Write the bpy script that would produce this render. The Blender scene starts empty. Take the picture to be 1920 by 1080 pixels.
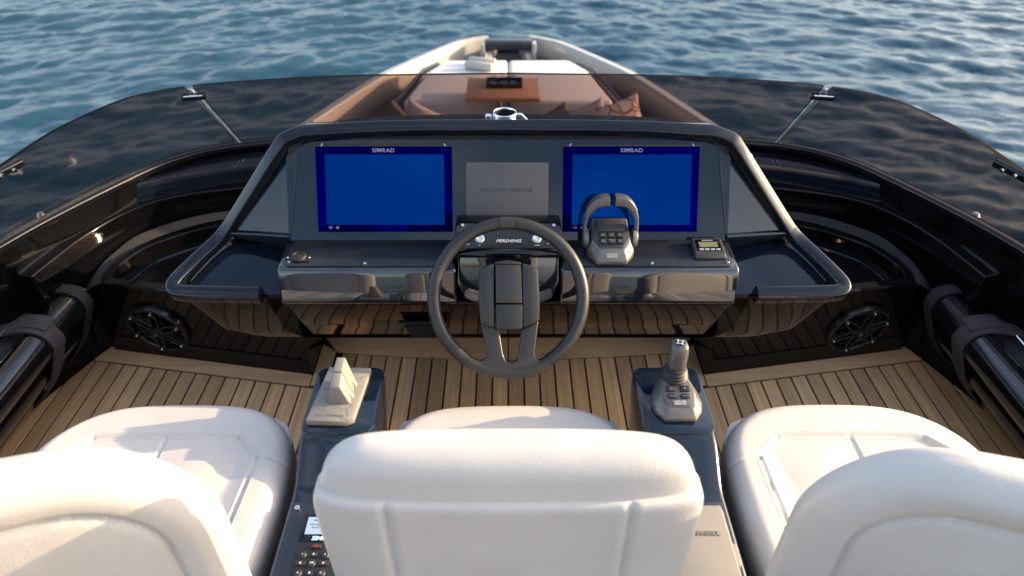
import bpy, bmesh, math, random
import numpy as np
from mathutils import Vector, Matrix, Euler

random.seed(7)
R = math.radians
S = bpy.context.scene
C = S.collection

# ------------------------------------------------------------------ camera, sky, sun, exposure
cam = bpy.data.cameras.new("camera")
cam_o = bpy.data.objects.new("camera", cam)
C.objects.link(cam_o)
cam.sensor_width = 36.0
cam.lens = 24.0
cam.shift_x = 7 / 1920
cam.clip_start = 0.02
cam.clip_end = 20000
cam_o.location = (0, 0, 1.85)
cam_o.rotation_euler = (R(90 - 37.2), 0, 0)
cam.dof.use_dof = True
cam.dof.focus_distance = 1.78
cam.dof.aperture_fstop = 2.8
S.camera = cam_o

SUN_EL, SUN_AZ = 16.5, -9.0          # azimuth: degrees aft of the starboard beam
w = bpy.data.worlds.new("World")
S.world = w
w.use_nodes = True
nt = w.node_tree
bg = nt.nodes["Background"]
sky = nt.nodes.new("ShaderNodeTexSky")
sky.sky_type = 'NISHITA'
sky.sun_disc = False
sky.sun_elevation = R(SUN_EL)
sky.sun_rotation = R(90 + SUN_AZ)
sky.air_density = 1.0
sky.dust_density = 3.0
sky.ozone_density = 1.0
# thin uneven cloud all over the sky
tc = nt.nodes.new("ShaderNodeTexCoord")
mp = nt.nodes.new("ShaderNodeMapping")
mp.inputs['Scale'].default_value = (1.6, 1.6, 4.0)
nz = nt.nodes.new("ShaderNodeTexNoise")
nz.inputs['Scale'].default_value = 1.7
nz.inputs['Detail'].default_value = 7
nz.inputs['Roughness'].default_value = 0.55
rp = nt.nodes.new("ShaderNodeValToRGB")
rp.color_ramp.elements[0].position = 0.46
rp.color_ramp.elements[1].position = 0.65
rp.color_ramp.elements[1].color = (0.42, 0.42, 0.42, 1)
mx = nt.nodes.new("ShaderNodeMix")
mx.data_type = 'RGBA'
mx.inputs['B'].default_value = (4.2, 4.0, 3.95, 1)
nt.links.new(tc.outputs['Generated'], mp.inputs['Vector'])
nt.links.new(mp.outputs[0], nz.inputs['Vector'])
nt.links.new(nz.outputs['Fac'], rp.inputs[0])
nt.links.new(rp.outputs[0], mx.inputs['Factor'])
nt.links.new(sky.outputs[0], mx.inputs['A'])
nt.links.new(mx.outputs['Result'], bg.inputs[0])
bg.inputs[1].default_value = 0.15

sun = bpy.data.lights.new("sun", 'SUN')
sun.energy = 3.1
sun.angle = R(0.55)
sun.color = (1.0, 0.75, 0.46)
sun_o = bpy.data.objects.new("sun", sun)
C.objects.link(sun_o)
to_sun = Vector((math.cos(R(SUN_EL)) * math.cos(R(SUN_AZ)), -math.cos(R(SUN_EL)) * math.sin(R(SUN_AZ)), math.sin(R(SUN_EL))))
sun_o.rotation_euler = to_sun.to_track_quat('Z', 'Y').to_euler()
sun_o.location = to_sun * 30

S.view_settings.view_transform = 'Standard'
S.view_settings.look = 'None'
S.view_settings.exposure = 1.68
S.view_settings.gamma = 1.0
S.cycles.max_bounces = 12
S.cycles.transparent_max_bounces = 16
S.cycles.caustics_reflective = False
S.cycles.caustics_refractive = False
S.cycles.sample_clamp_indirect = 6.0

# ------------------------------------------------------------------ materials
def new_mat(name):
    m = bpy.data.materials.new(name)
    m.use_nodes = True
    return m, m.node_tree, m.node_tree.nodes["Principled BSDF"]

def add_bump(nt, bs, scale, strength, dist=0.001, coords='Object', detail=3, stretch=None):
    tc = nt.nodes.new("ShaderNodeTexCoord")
    mp = nt.nodes.new("ShaderNodeMapping")
    if stretch: mp.inputs['Scale'].default_value = stretch
    n = nt.nodes.new("ShaderNodeTexNoise")
    n.inputs['Scale'].default_value = scale
    n.inputs['Detail'].default_value = detail
    b = nt.nodes.new("ShaderNodeBump")
    b.inputs['Strength'].default_value = strength
    b.inputs['Distance'].default_value = dist
    nt.links.new(tc.outputs[coords], mp.inputs[0])
    nt.links.new(mp.outputs[0], n.inputs['Vector'])
    nt.links.new(n.outputs['Fac'], b.inputs['Height'])
    nt.links.new(b.outputs[0], bs.inputs['Normal'])
    return mp, n

def simple(name, col, rough=0.5, metal=0.0, ior=1.5, coat=0.0, bump=None, vary=None, emit=None):
    m, nt, bs = new_mat(name)
    bs.inputs['Base Color'].default_value = (*col, 1)
    bs.inputs['Roughness'].default_value = rough
    bs.inputs['Metallic'].default_value = metal
    bs.inputs['IOR'].default_value = ior
    bs.inputs['Coat Weight'].default_value = coat
    bs.inputs['Coat Roughness'].default_value = 0.03
    if bump: add_bump(nt, bs, *bump)
    if vary:      # (scale, amount): slow uneven tone and gloss
        tc = nt.nodes.new("ShaderNodeTexCoord")
        n = nt.nodes.new("ShaderNodeTexNoise")
        n.inputs['Scale'].default_value = vary[0]
        n.inputs['Detail'].default_value = 5
        nt.links.new(tc.outputs['Object'], n.inputs['Vector'])
        mr = nt.nodes.new("ShaderNodeMapRange")
        mr.inputs['To Min'].default_value = 1 - vary[1]
        mr.inputs['To Max'].default_value = 1 + vary[1]
        nt.links.new(n.outputs['Fac'], mr.inputs['Value'])
        mu = nt.nodes.new("ShaderNodeVectorMath")
        mu.operation = 'SCALE'
        mu.inputs[0].default_value = col
        nt.links.new(mr.outputs[0], mu.inputs['Scale'])
        nt.links.new(mu.outputs[0], bs.inputs['Base Color'])
        mr2 = nt.nodes.new("ShaderNodeMapRange")
        mr2.inputs['To Min'].default_value = max(0.0, rough * (1 - vary[1]))
        mr2.inputs['To Max'].default_value = rough * (1 + 1.5 * vary[1])
        nt.links.new(n.outputs['Fac'], mr2.inputs['Value'])
        nt.links.new(mr2.outputs[0], bs.inputs['Roughness'])
    if emit:
        bs.inputs['Emission Color'].default_value = (*emit[0], 1)
        bs.inputs['Emission Strength'].default_value = emit[1]
    return m

def carbon_mat(name, c0, c1, rough, period=0.008, coat=0.5, rot=40, bump=0.25):
    m, nt, bs = new_mat(name)
    tc = nt.nodes.new("ShaderNodeTexCoord")
    mp = nt.nodes.new("ShaderNodeMapping")
    mp.inputs['Rotation'].default_value = (R(25), R(20), R(rot))
    wv = nt.nodes.new("ShaderNodeTexWave")
    wv.inputs['Scale'].default_value = 0.314 / period
    wv.inputs['Distortion'].default_value = 0.0
    nt.links.new(tc.outputs['Object'], mp.inputs[0])
    nt.links.new(mp.outputs[0], wv.inputs['Vector'])
    rp = nt.nodes.new("ShaderNodeValToRGB")
    rp.color_ramp.elements[0].position = 0.3
    rp.color_ramp.elements[1].position = 0.7
    rp.color_ramp.elements[0].color = (*c0, 1)
    rp.color_ramp.elements[1].color = (*c1, 1)
    nt.links.new(wv.outputs['Fac'], rp.inputs[0])
    nt.links.new(rp.outputs[0], bs.inputs['Base Color'])
    bs.inputs['Roughness'].default_value = rough
    bs.inputs['Metallic'].default_value = 0.25
    bs.inputs['Coat Weight'].default_value = coat
    bs.inputs['Coat Roughness'].default_value = 0.12
    b = nt.nodes.new("ShaderNodeBump")
    b.inputs['Strength'].default_value = bump
    b.inputs['Distance'].default_value = 0.0006
    nt.links.new(wv.outputs['Fac'], b.inputs['Height'])
    nt.links.new(b.outputs[0], bs.inputs['Normal'])
    return m

M = {}
M['gloss'] = simple("black_gelcoat", (0.004, 0.0048, 0.0068), 0.03, ior=1.52, bump=(9, 0.02, 0.002), vary=(14, 0.35))
M['gloss_navy'] = simple("navy_gelcoat", (0.0045, 0.010, 0.021), 0.06, ior=1.62, bump=(11, 0.02, 0.002), vary=(16, 0.25))
M['gloss_panel'] = simple("dash_gelcoat", (0.006, 0.010, 0.018), 0.05, ior=1.52, bump=(8, 0.02, 0.002), vary=(10, 0.25))
M['gloss_rim'] = simple("rim_gelcoat", (0.005, 0.007, 0.011), 0.035, ior=1.48, bump=(9, 0.02, 0.002), vary=(14, 0.25))
M['gloss_face'] = simple("face_gelcoat", (0.010, 0.012, 0.017), 0.035, ior=1.95, bump=(7, 0.02, 0.002), vary=(14, 0.25))
M['speaker_plastic'] = simple("speaker_plastic", (0.012, 0.012, 0.0125), 0.16, bump=(300, 0.05, 0.0004))
M['coaming'] = simple("coaming_gelcoat", (0.0025, 0.0025, 0.003), 0.06, ior=1.34, bump=(9, 0.02, 0.002), vary=(8, 0.3))
M['satin_black'] = simple("satin_black", (0.017, 0.017, 0.018), 0.32, bump=(300, 0.1, 0.0006))
M['matte_black'] = simple("matte_black", (0.008, 0.008, 0.008), 0.7)
M['rubber'] = simple("rubber", (0.02, 0.02, 0.02), 0.55)
M['carbon'] = carbon_mat("carbon_weave", (0.006, 0.008, 0.011), (0.022, 0.025, 0.030), 0.38, period=0.006)
M['carbon_tube'] = carbon_mat("carbon_tube", (0.004, 0.004, 0.005), (0.012, 0.012, 0.014), 0.10, period=0.010, coat=1.0, bump=0.02)
M['carbon_wheel'] = carbon_mat("carbon_wheel", (0.026, 0.024, 0.021), (0.046, 0.042, 0.036), 0.36, period=0.0065, coat=0.2, rot=-35, bump=0.08)
M['wheel_leather'] = simple("wheel_leather", (0.020, 0.0195, 0.0185), 0.40, bump=(420, 0.25, 0.0006), vary=(20, 0.15))
M['wheel_hub'] = simple("wheel_hub_plastic", (0.022, 0.022, 0.023), 0.40, bump=(600, 0.15, 0.0004))
M['lever'] = simple("lever_paint", (0.115, 0.110, 0.103), 0.36, metal=0.4, bump=(500, 0.1, 0.0003))
M['lever_dark'] = simple("lever_dark_plastic", (0.034, 0.034, 0.036), 0.45, bump=(500, 0.15, 0.0004))
M['silver'] = simple("silver_paint", (0.165, 0.158, 0.148), 0.34, metal=0.5)
M['chrome'] = simple("chrome", (0.75, 0.76, 0.78), 0.06, metal=1.0)
M['screen_blue'] = simple("blue_mirror_display", (0.0, 0.024, 0.135), 0.04, metal=1.0, emit=((0.0, 0.02, 0.12), 0.12))  # blue comes from tinted sky reflection; the faint glow is added
M['bezel_blue'] = simple("display_bezel", (0.0, 0.0, 0.055), 0.06, metal=1.0, emit=((0.0, 0.0, 0.05), 0.12))  # slight blue emission painted in; a bezel gives no light itself
M['print_white'] = simple("printed_white", (0.62, 0.64, 0.68), 0.5)
M['print_dark'] = simple("printed_dark", (0.035, 0.034, 0.033), 0.6)
M['print_grey'] = simple("printed_grey", (0.30, 0.32, 0.35), 0.5)
M['print_red'] = simple("printed_red", (0.55, 0.04, 0.03), 0.5)
M['cover_grey'] = simple("screen_cover_grey", (0.085, 0.080, 0.076), 0.55, bump=(250, 0.12, 0.0008), vary=(9, 0.12))
M['cover_beige'] = simple("cover_beige", (0.245, 0.224, 0.198), 0.6, bump=(220, 0.12, 0.0008), vary=(16, 0.08))
M['cover_groove'] = simple("cover_groove", (0.16, 0.14, 0.12), 0.7)
M['button_ring'] = simple("button_ring", (0.55, 0.60, 0.66), 0.25, metal=0.3)
M['lcd'] = simple("lcd_green", (0.16, 0.17, 0.09), 0.25)
M['lcd_blue'] = simple("lcd_bluegrey", (0.22, 0.27, 0.36), 0.25, emit=((0.25, 0.32, 0.45), 0.25))
M['glow_text'] = simple("lit_lettering", (0.35, 0.55, 0.9), 0.4, emit=((0.25, 0.45, 0.9), 0.6))
M['strap'] = simple("strap_webbing", (0.045, 0.036, 0.040), 0.85, bump=(500, 0.5, 0.001))
M['strap_dark'] = simple("strap_dark", (0.016, 0.015, 0.017), 0.85, bump=(500, 0.5, 0.001))
M['charcoal_cloth'] = simple("charcoal_cloth", (0.032, 0.030, 0.033), 0.9, bump=(30, 0.5, 0.01))
M['cone'] = simple("speaker_cone", (0.70, 0.68, 0.64), 0.55)
M['hull'] = simple("hull_grey_paint", (0.33, 0.315, 0.29), 0.22, coat=0.3, vary=(1.5, 0.06))
M['hull_dark'] = simple("hull_dark_paint", (0.03, 0.035, 0.045), 0.15)
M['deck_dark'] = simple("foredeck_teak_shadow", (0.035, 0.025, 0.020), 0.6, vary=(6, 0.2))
M['pad'] = simple("sunpad_vinyl", (0.60, 0.585, 0.575), 0.6, bump=(60, 0.1, 0.002), vary=(3, 0.05))
M['table_wood'] = None
M['pillow_plain'] = simple("pillow_taupe", (0.36, 0.315, 0.28), 0.9, bump=(120, 0.4, 0.002))
M['pillow_dark'] = simple("pillow_brown", (0.115, 0.088, 0.072), 0.9, bump=(120, 0.4, 0.002))
M['towel'] = simple("towel_grey", (0.36, 0.35, 0.33), 0.95, bump=(200, 0.5, 0.002))
M['piping'] = simple("white_piping", (0.74, 0.72, 0.70), 0.5)
M['stitch'] = simple("stitch_thread", (0.62, 0.58, 0.55), 0.7)
M['caulk'] = simple("caulk", (0.010, 0.012, 0.015), 0.5)
M['seam_clear'] = simple("pane_joint", (0.48, 0.48, 0.46), 0.25, metal=0.5)

def wood_mat(name, dark, light, random_tint, rough, gscale=(60, 1.6, 60)):
    m, nt, bs = new_mat(name)
    tc = nt.nodes.new("ShaderNodeTexCoord")
    oi = nt.nodes.new("ShaderNodeObjectInfo")
    mp = nt.nodes.new("ShaderNodeMapping")
    mp.inputs['Scale'].default_value = gscale
    sc = nt.nodes.new("ShaderNodeMath"); sc.operation = 'MULTIPLY'; sc.inputs[1].default_value = 37.0
    cb = nt.nodes.new("ShaderNodeCombineXYZ")
    nt.links.new(oi.outputs['Random'], sc.inputs[0])
    for k in range(3): nt.links.new(sc.outputs[0], cb.inputs[k])
    nt.links.new(cb.outputs[0], mp.inputs['Location'])
    nt.links.new(tc.outputs['Object'], mp.inputs['Vector'])
    n = nt.nodes.new("ShaderNodeTexNoise")
    n.inputs['Scale'].default_value = 1.0; n.inputs['Detail'].default_value = 6; n.inputs['Roughness'].default_value = 0.65
    n.inputs['Distortion'].default_value = 0.6
    nt.links.new(mp.outputs[0], n.inputs['Vector'])
    n2 = nt.nodes.new("ShaderNodeTexNoise")
    n2.inputs['Scale'].default_value = 7.0; n2.inputs['Detail'].default_value = 4
    nt.links.new(tc.outputs['Object'], n2.inputs['Vector'])
    rp = nt.nodes.new("ShaderNodeValToRGB")
    rp.color_ramp.elements[0].position = 0.28; rp.color_ramp.elements[0].color = (*dark, 1)
    rp.color_ramp.elements[1].position = 0.72; rp.color_ramp.elements[1].color = (*light, 1)
    nt.links.new(n.outputs['Fac'], rp.inputs[0])
    mr = nt.nodes.new("ShaderNodeMapRange")
    mr.inputs['To Min'].default_value = 1 - random_tint; mr.inputs['To Max'].default_value = 1 + random_tint
    nt.links.new(oi.outputs['Random'], mr.inputs['Value'])
    mr2 = nt.nodes.new("ShaderNodeMapRange")
    mr2.inputs['To Min'].default_value = 0.82; mr2.inputs['To Max'].default_value = 1.18
    nt.links.new(n2.outputs['Fac'], mr2.inputs['Value'])
    mm = nt.nodes.new("ShaderNodeMath"); mm.operation = 'MULTIPLY'
    nt.links.new(mr.outputs[0], mm.inputs[0]); nt.links.new(mr2.outputs[0], mm.inputs[1])
    mu = nt.nodes.new("ShaderNodeVectorMath"); mu.operation = 'SCALE'
    nt.links.new(rp.outputs[0], mu.inputs[0]); nt.links.new(mm.outputs[0], mu.inputs['Scale'])
    nt.links.new(mu.outputs[0], bs.inputs['Base Color'])
    bs.inputs['Roughness'].default_value = rough
    b = nt.nodes.new("ShaderNodeBump"); b.inputs['Strength'].default_value = 0.3; b.inputs['Distance'].default_value = 0.0008
    nt.links.new(n.outputs['Fac'], b.inputs['Height']); nt.links.new(b.outputs[0], bs.inputs['Normal'])
    return m
M['teak'] = wood_mat("teak", (0.58, 0.330, 0.148), (0.88, 0.555, 0.285), 0.24, 0.55)
M['teak_margin'] = wood_mat("teak_margin", (0.66, 0.395, 0.19), (0.88, 0.575, 0.305), 0.08, 0.55, gscale=(1.6, 60, 60))
M['table_wood'] = wood_mat("table_wood", (0.30, 0.15, 0.075), (0.43, 0.225, 0.12), 0.05, 0.3, gscale=(2, 25, 25))

def vinyl_mat():
    m, nt, bs = new_mat("white_upholstery")
    tc = nt.nodes.new("ShaderNodeTexCoord")
    v = nt.nodes.new("ShaderNodeTexVoronoi"); v.inputs['Scale'].default_value = 330
    nt.links.new(tc.outputs['Object'], v.inputs['Vector'])
    n = nt.nodes.new("ShaderNodeTexNoise"); n.inputs['Scale'].default_value = 9; n.inputs['Detail'].default_value = 4
    nt.links.new(tc.outputs['Object'], n.inputs['Vector'])
    rp = nt.nodes.new("ShaderNodeValToRGB")
    rp.color_ramp.elements[0].position = 0.3; rp.color_ramp.elements[0].color = (0.560, 0.515, 0.475, 1)
    rp.color_ramp.elements[1].position = 0.7; rp.color_ramp.elements[1].color = (0.600, 0.555, 0.515, 1)
    nt.links.new(n.outputs['Fac'], rp.inputs[0]); nt.links.new(rp.outputs[0], bs.inputs['Base Color'])
    bs.inputs['Roughness'].default_value = 0.48
    b = nt.nodes.new("ShaderNodeBump"); b.inputs['Strength'].default_value = 0.22; b.inputs['Distance'].default_value = 0.0012
    nt.links.new(v.outputs['Distance'], b.inputs['Height'])
    b2 = nt.nodes.new("ShaderNodeBump"); b2.inputs['Strength'].default_value = 0.12; b2.inputs['Distance'].default_value = 0.02
    nt.links.new(n.outputs['Fac'], b2.inputs['Height']); nt.links.new(b.outputs[0], b2.inputs['Normal'])
    nt.links.new(b2.outputs[0], bs.inputs['Normal'])
    return m
M['vinyl'] = vinyl_mat()

def glass_mat(name, tint, refl_rough=0.02):
    m, nt, bs = new_mat(name)
    nt.nodes.remove(bs)
    out = nt.nodes["Material Output"]
    tr = nt.nodes.new("ShaderNodeBsdfTransparent"); tr.inputs[0].default_value = (*tint, 1)
    gl = nt.nodes.new("ShaderNodeBsdfGlossy"); gl.inputs[0].default_value = (1, 1, 1, 1); gl.inputs['Roughness'].default_value = refl_rough
    lw = nt.nodes.new("ShaderNodeLayerWeight"); lw.inputs[0].default_value = 0.5
    pw = nt.nodes.new("ShaderNodeMath"); pw.operation = 'POWER'; pw.inputs[1].default_value = 5.0
    fr = nt.nodes.new("ShaderNodeMath"); fr.operation = 'MULTIPLY_ADD'; fr.inputs[1].default_value = 0.965; fr.inputs[2].default_value = 0.035
    nt.links.new(lw.outputs['Facing'], pw.inputs[0]); nt.links.new(pw.outputs[0], fr.inputs[0])
    mx = nt.nodes.new("ShaderNodeMixShader")
    nt.links.new(fr.outputs[0], mx.inputs[0]); nt.links.new(tr.outputs[0], mx.inputs[1]); nt.links.new(gl.outputs[0], mx.inputs[2])
    nt.links.new(mx.outputs[0], out.inputs[0])
    return m
M['tint_glass'] = glass_mat("smoked_glass", (0.56, 0.485, 0.475))
M['clear_glass'] = glass_mat("clear_glass", (0.92, 0.93, 0.93))

def pillow_print():
    m, nt, bs = new_mat("pillow_print")
    tc = nt.nodes.new("ShaderNodeTexCoord")
    v = nt.nodes.new("ShaderNodeTexVoronoi"); v.feature = 'DISTANCE_TO_EDGE'; v.inputs['Scale'].default_value = 8
    nt.links.new(tc.outputs['Object'], v.inputs['Vector'])
    rp = nt.nodes.new("ShaderNodeValToRGB")
    rp.color_ramp.elements[0].position = 0.03; rp.color_ramp.elements[0].color = (0.23, 0.09, 0.045, 1)
    rp.color_ramp.elements[1].position = 0.09; rp.color_ramp.elements[1].color = (0.52, 0.44, 0.39, 1)
    nt.links.new(v.outputs['Distance'], rp.inputs[0]); nt.links.new(rp.outputs[0], bs.inputs['Base Color'])
    bs.inputs['Roughness'].default_value = 0.9
    return m
M['pillow_print'] = pillow_print()

def sea_mat():
    m, nt, bs = new_mat("sea_water")
    bs.inputs['Base Color'].default_value = (0.014, 0.054, 0.088, 1)
    bs.inputs['Roughness'].default_value = 0.06
    bs.inputs['IOR'].default_value = 1.333
    tc = nt.nodes.new("ShaderNodeTexCoord")
    n = nt.nodes.new("ShaderNodeTexNoise"); n.inputs['Scale'].default_value = 3.6; n.inputs['Detail'].default_value = 6; n.inputs['Roughness'].default_value = 0.55
    mp = nt.nodes.new("ShaderNodeMapping"); mp.inputs['Rotation'].default_value = (0, 0, R(-14)); mp.inputs['Scale'].default_value = (0.62, 1.5, 1)
    nt.links.new(tc.outputs['Object'], mp.inputs[0]); nt.links.new(mp.outputs[0], n.inputs['Vector'])
    b = nt.nodes.new("ShaderNodeBump"); b.inputs['Strength'].default_value = 0.55; b.inputs['Distance'].default_value = 0.05
    nt.links.new(n.outputs['Fac'], b.inputs['Height']); nt.links.new(b.outputs[0], bs.inputs['Normal'])
    return m
M['sea'] = sea_mat()

# ------------------------------------------------------------------ mesh helpers
MW = {}
def mw(o): return MW.get(o.name, Matrix.Identity(4))

def thing(name, label, cat, loc=(0, 0, 0), rot=(0, 0, 0), group=None):
    o = bpy.data.objects.new(name, None)
    o.empty_display_size = 0.05
    o.location = loc; o.rotation_euler = rot
    C.objects.link(o)
    o['label'] = label; o['category'] = cat
    if group: o['group'] = group
    MW[o.name] = Matrix.LocRotScale(Vector(loc), Euler(rot), Vector((1, 1, 1)))
    return o

def tag(o, label, cat, group=None):
    o['label'] = label; o['category'] = cat
    if group: o['group'] = group
    return o

def finish(name, bm, mat, parent=None, world=False, smooth=True, ang=38, loc=None, rot=None, kind=None):
    """bmesh -> ONE mesh object; coordinates are the parent's own (or the world's when world=True)"""
    me = bpy.data.meshes.new(name)
    bmesh.ops.recalc_face_normals(bm, faces=bm.faces)
    bm.to_mesh(me); bm.free()
    if smooth:
        for p in me.polygons: p.use_smooth = True
        me.set_sharp_from_angle(angle=R(ang))
    mats = mat if isinstance(mat, (list, tuple)) else [mat]
    for k in mats: me.materials.append(M[k] if isinstance(k, str) else k)
    return link(name, me, parent, world, loc, rot, kind)

def link(name, me, parent=None, world=False, loc=None, rot=None, kind=None):
    o = bpy.data.objects.new(name, me)
    C.objects.link(o)
    L = Matrix.Identity(4)
    if loc is not None or rot is not None:
        o.location = loc or (0, 0, 0); o.rotation_euler = rot or (0, 0, 0)
        L = Matrix.LocRotScale(Vector(loc or (0, 0, 0)), Euler(rot or (0, 0, 0)), Vector((1, 1, 1)))
    if parent is not None:
        o.parent = parent
        if world:
            o.matrix_parent_inverse = mw(parent).inverted()
            MW[o.name] = L
        else:
            MW[o.name] = mw(parent) @ L
    else:
        MW[o.name] = L
    if kind: o['kind'] = kind
    return o

def bev(bm, width, seg=2, ang=30):
    es = [e for e in bm.edges if len(e.link_faces) == 2 and e.calc_face_angle(0) > R(ang)]
    if es and width > 0:
        bmesh.ops.bevel(bm, geom=es, offset=width, segments=seg, profile=0.5, affect='EDGES', clamp_overlap=True)
    return bm

def b_box(cx, cy, cz, sx, sy, sz, bevel=0.0, seg=2, bm=None, mtx=None):
    t = bmesh.new()
    bmesh.ops.create_cube(t, size=1.0)
    bmesh.ops.scale(t, vec=(sx, sy, sz), verts=t.verts)
    bev(t, bevel, seg)
    if mtx is not None: bmesh.ops.transform(t, matrix=mtx, verts=t.verts)
    bmesh.ops.translate(t, vec=(cx, cy, cz), verts=t.verts)
    return join(bm, t)

def join(bm, t):
    if bm is None: return t
    me = bpy.data.meshes.new("tmp"); t.to_mesh(me); t.free()
    bm.from_mesh(me); bpy.data.meshes.remove(me)
    return bm

def b_loft(loops, closed=True, cap0=True, cap1=True, ring=False, bm=None):
    """loops: lists of points, all the same length; closed: each loop closes; ring: last joins first"""
    t = bmesh.new()
    vs = [[t.verts.new(p) for p in l] for l in loops]
    n = len(loops[0])
    m = len(loops)
    for i in range(m if ring else m - 1):
        a, b = vs[i], vs[(i + 1) % m]
        for j in range(n if closed else n - 1):
            k = (j + 1) % n
            t.faces.new((a[j], a[k], b[k], b[j]))
    if closed and not ring:
        if cap0: t.faces.new(vs[0][::-1])
        if cap1: t.faces.new(vs[-1])
    return join(bm, t)

def b_prism(poly, d0, d1, axis='z', bevel=0.0, seg=2, bm=None):
    def p3(a, b, d):
        return {'z': (a, b, d), 'x': (d, a, b), 'y': (a, d, b)}[axis]
    t = b_loft([[p3(a, b, d0) for a, b in poly], [p3(a, b, d1) for a, b in poly]])
    bmesh.ops.recalc_face_normals(t, faces=t.faces)
    bev(t, bevel, seg)
    return join(bm, t)

def frames(pts, closed=False, up=Vector((0, 0, 1))):
    out = []
    n = len(pts)
    for i in range(n):
        a = pts[(i - 1) % n] if (closed or i > 0) else pts[0]
        b = pts[(i + 1) % n] if (closed or i < n - 1) else pts[-1]
        t = (Vector(b) - Vector(a)).normalized()
        s = t.cross(up)
        if s.length < 1e-5: s = t.cross(Vector((0, 1, 0)))
        s.normalize()
        u = s.cross(t).normalized()
        out.append((t, s, u))
    return out

def b_sweep(pts, section, closed=False, up=Vector((0, 0, 1)), bm=None, caps=True):
    """section: list of (side, up) offsets, or f(i) giving one"""
    pts = [Vector(p) for p in pts]
    fr = frames(pts, closed, up)
    loops = []
    for i, p in enumerate(pts):
        sec = section(i) if callable(section) else section
        _, s, u = fr[i]
        loops.append([p + s * a + u * b for a, b in sec])
    return b_loft(loops, True, caps, caps, ring=closed, bm=bm)

def circ(r, n=16, ry=None, ph=0.0):
    ry = ry or r
    return [(r * math.cos(2 * math.pi * k / n + ph), ry * math.sin(2 * math.pi * k / n + ph)) for k in range(n)]

def rrect(w, h, r, n=4):
    pts = []
    for cx, cy, a0 in ((w / 2 - r, h / 2 - r, 0), (-w / 2 + r, h / 2 - r, 90), (-w / 2 + r, -h / 2 + r, 180), (w / 2 - r, -h / 2 + r, 270)):
        for k in range(n + 1):
            a = R(a0 + 90 * k / n)
            pts.append((cx + r * math.cos(a), cy + r * math.sin(a)))
    return pts

def b_tube(pts, r, n=12, closed=False, bm=None, up=Vector((0, 0, 1))):
    return b_sweep(pts, circ(r, n), closed, up, bm)

def b_lathe(prof, n=32, bm=None, mtx=None):
    """prof: (radius, z); about z"""
    t = bmesh.new()
    rows = []
    for r, z in prof:
        if r < 1e-6:
            rows.append([t.verts.new((0, 0, z))])
        else:
            rows.append([t.verts.new((r * math.cos(2 * math.pi * k / n), r * math.sin(2 * math.pi * k / n), z)) for k in range(n)])
    for a, b in zip(rows[:-1], rows[1:]):
        for k in range(n):
            j = (k + 1) % n
            if len(a) == 1 and len(b) == 1: continue
            if len(a) == 1: t.faces.new((a[0], b[k], b[j]))
            elif len(b) == 1: t.faces.new((a[k], b[0], a[j]))
            else: t.faces.new((a[k], b[k], b[j], a[j]))
    if mtx is not None: bmesh.ops.transform(t, matrix=mtx, verts=t.verts)
    return join(bm, t)

def smooth_path(pts, n=8, closed=False):
    """Catmull-Rom through pts"""
    P = [Vector(p) for p in pts]
    out = []
    m = len(P)
    for i in range(m if closed else m - 1):
        p0 = P[(i - 1) % m] if (closed or i > 0) else P[0] * 2 - P[1]
        p1, p2 = P[i], P[(i + 1) % m]
        p3 = P[(i + 2) % m] if (closed or i + 2 < m) else P[-1] * 2 - P[-2]
        for k in range(n):
            t = k / n
            out.append(0.5 * ((2 * p1) + (p2 - p0) * t + (2 * p0 - 5 * p1 + 4 * p2 - p3) * t * t + (3 * p1 - p0 - 3 * p2 + p3) * t ** 3))
    if not closed: out.append(P[-1])
    return out

def text(name, body, size, loc, rot, mat, parent, world=False, bold=0.0, shear=0.0, sx=1.0, depth=0.0006, align='CENTER', space=1.0):
    cu = bpy.data.curves.new("tmp_text", 'FONT')
    cu.body = body; cu.size = size; cu.align_x = align; cu.align_y = 'CENTER'
    cu.offset = bold * size; cu.shear = shear; cu.extrude = depth; cu.space_character = space
    cu.resolution_u = 3
    o = bpy.data.objects.new("tmp_text", cu)
    C.objects.link(o)
    bpy.context.view_layer.update()
    me = bpy.data.meshes.new_from_object(o.evaluated_get(bpy.context.evaluated_depsgraph_get()))
    bpy.data.objects.remove(o); bpy.data.curves.remove(cu)
    if sx != 1.0: me.transform(Matrix.Diagonal((sx, 1, 1, 1)))
    me.materials.clear(); me.materials.append(M[mat])
    me.name = name
    return link(name, me, parent, world, loc, rot)

def mir(s, pts): return [(s * p[0], *p[1:]) for p in pts]

def lerp(a, b, t): return a + (b - a) * t
def path_at(pts, x):        # y (and z) of a polyline given x, x increasing
    for p, q in zip(pts[:-1], pts[1:]):
        if p[0] <= x <= q[0]:
            t = (x - p[0]) / (q[0] - p[0])
            return tuple(lerp(a, b, t) for a, b in zip(p, q))
    return pts[-1]

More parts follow.
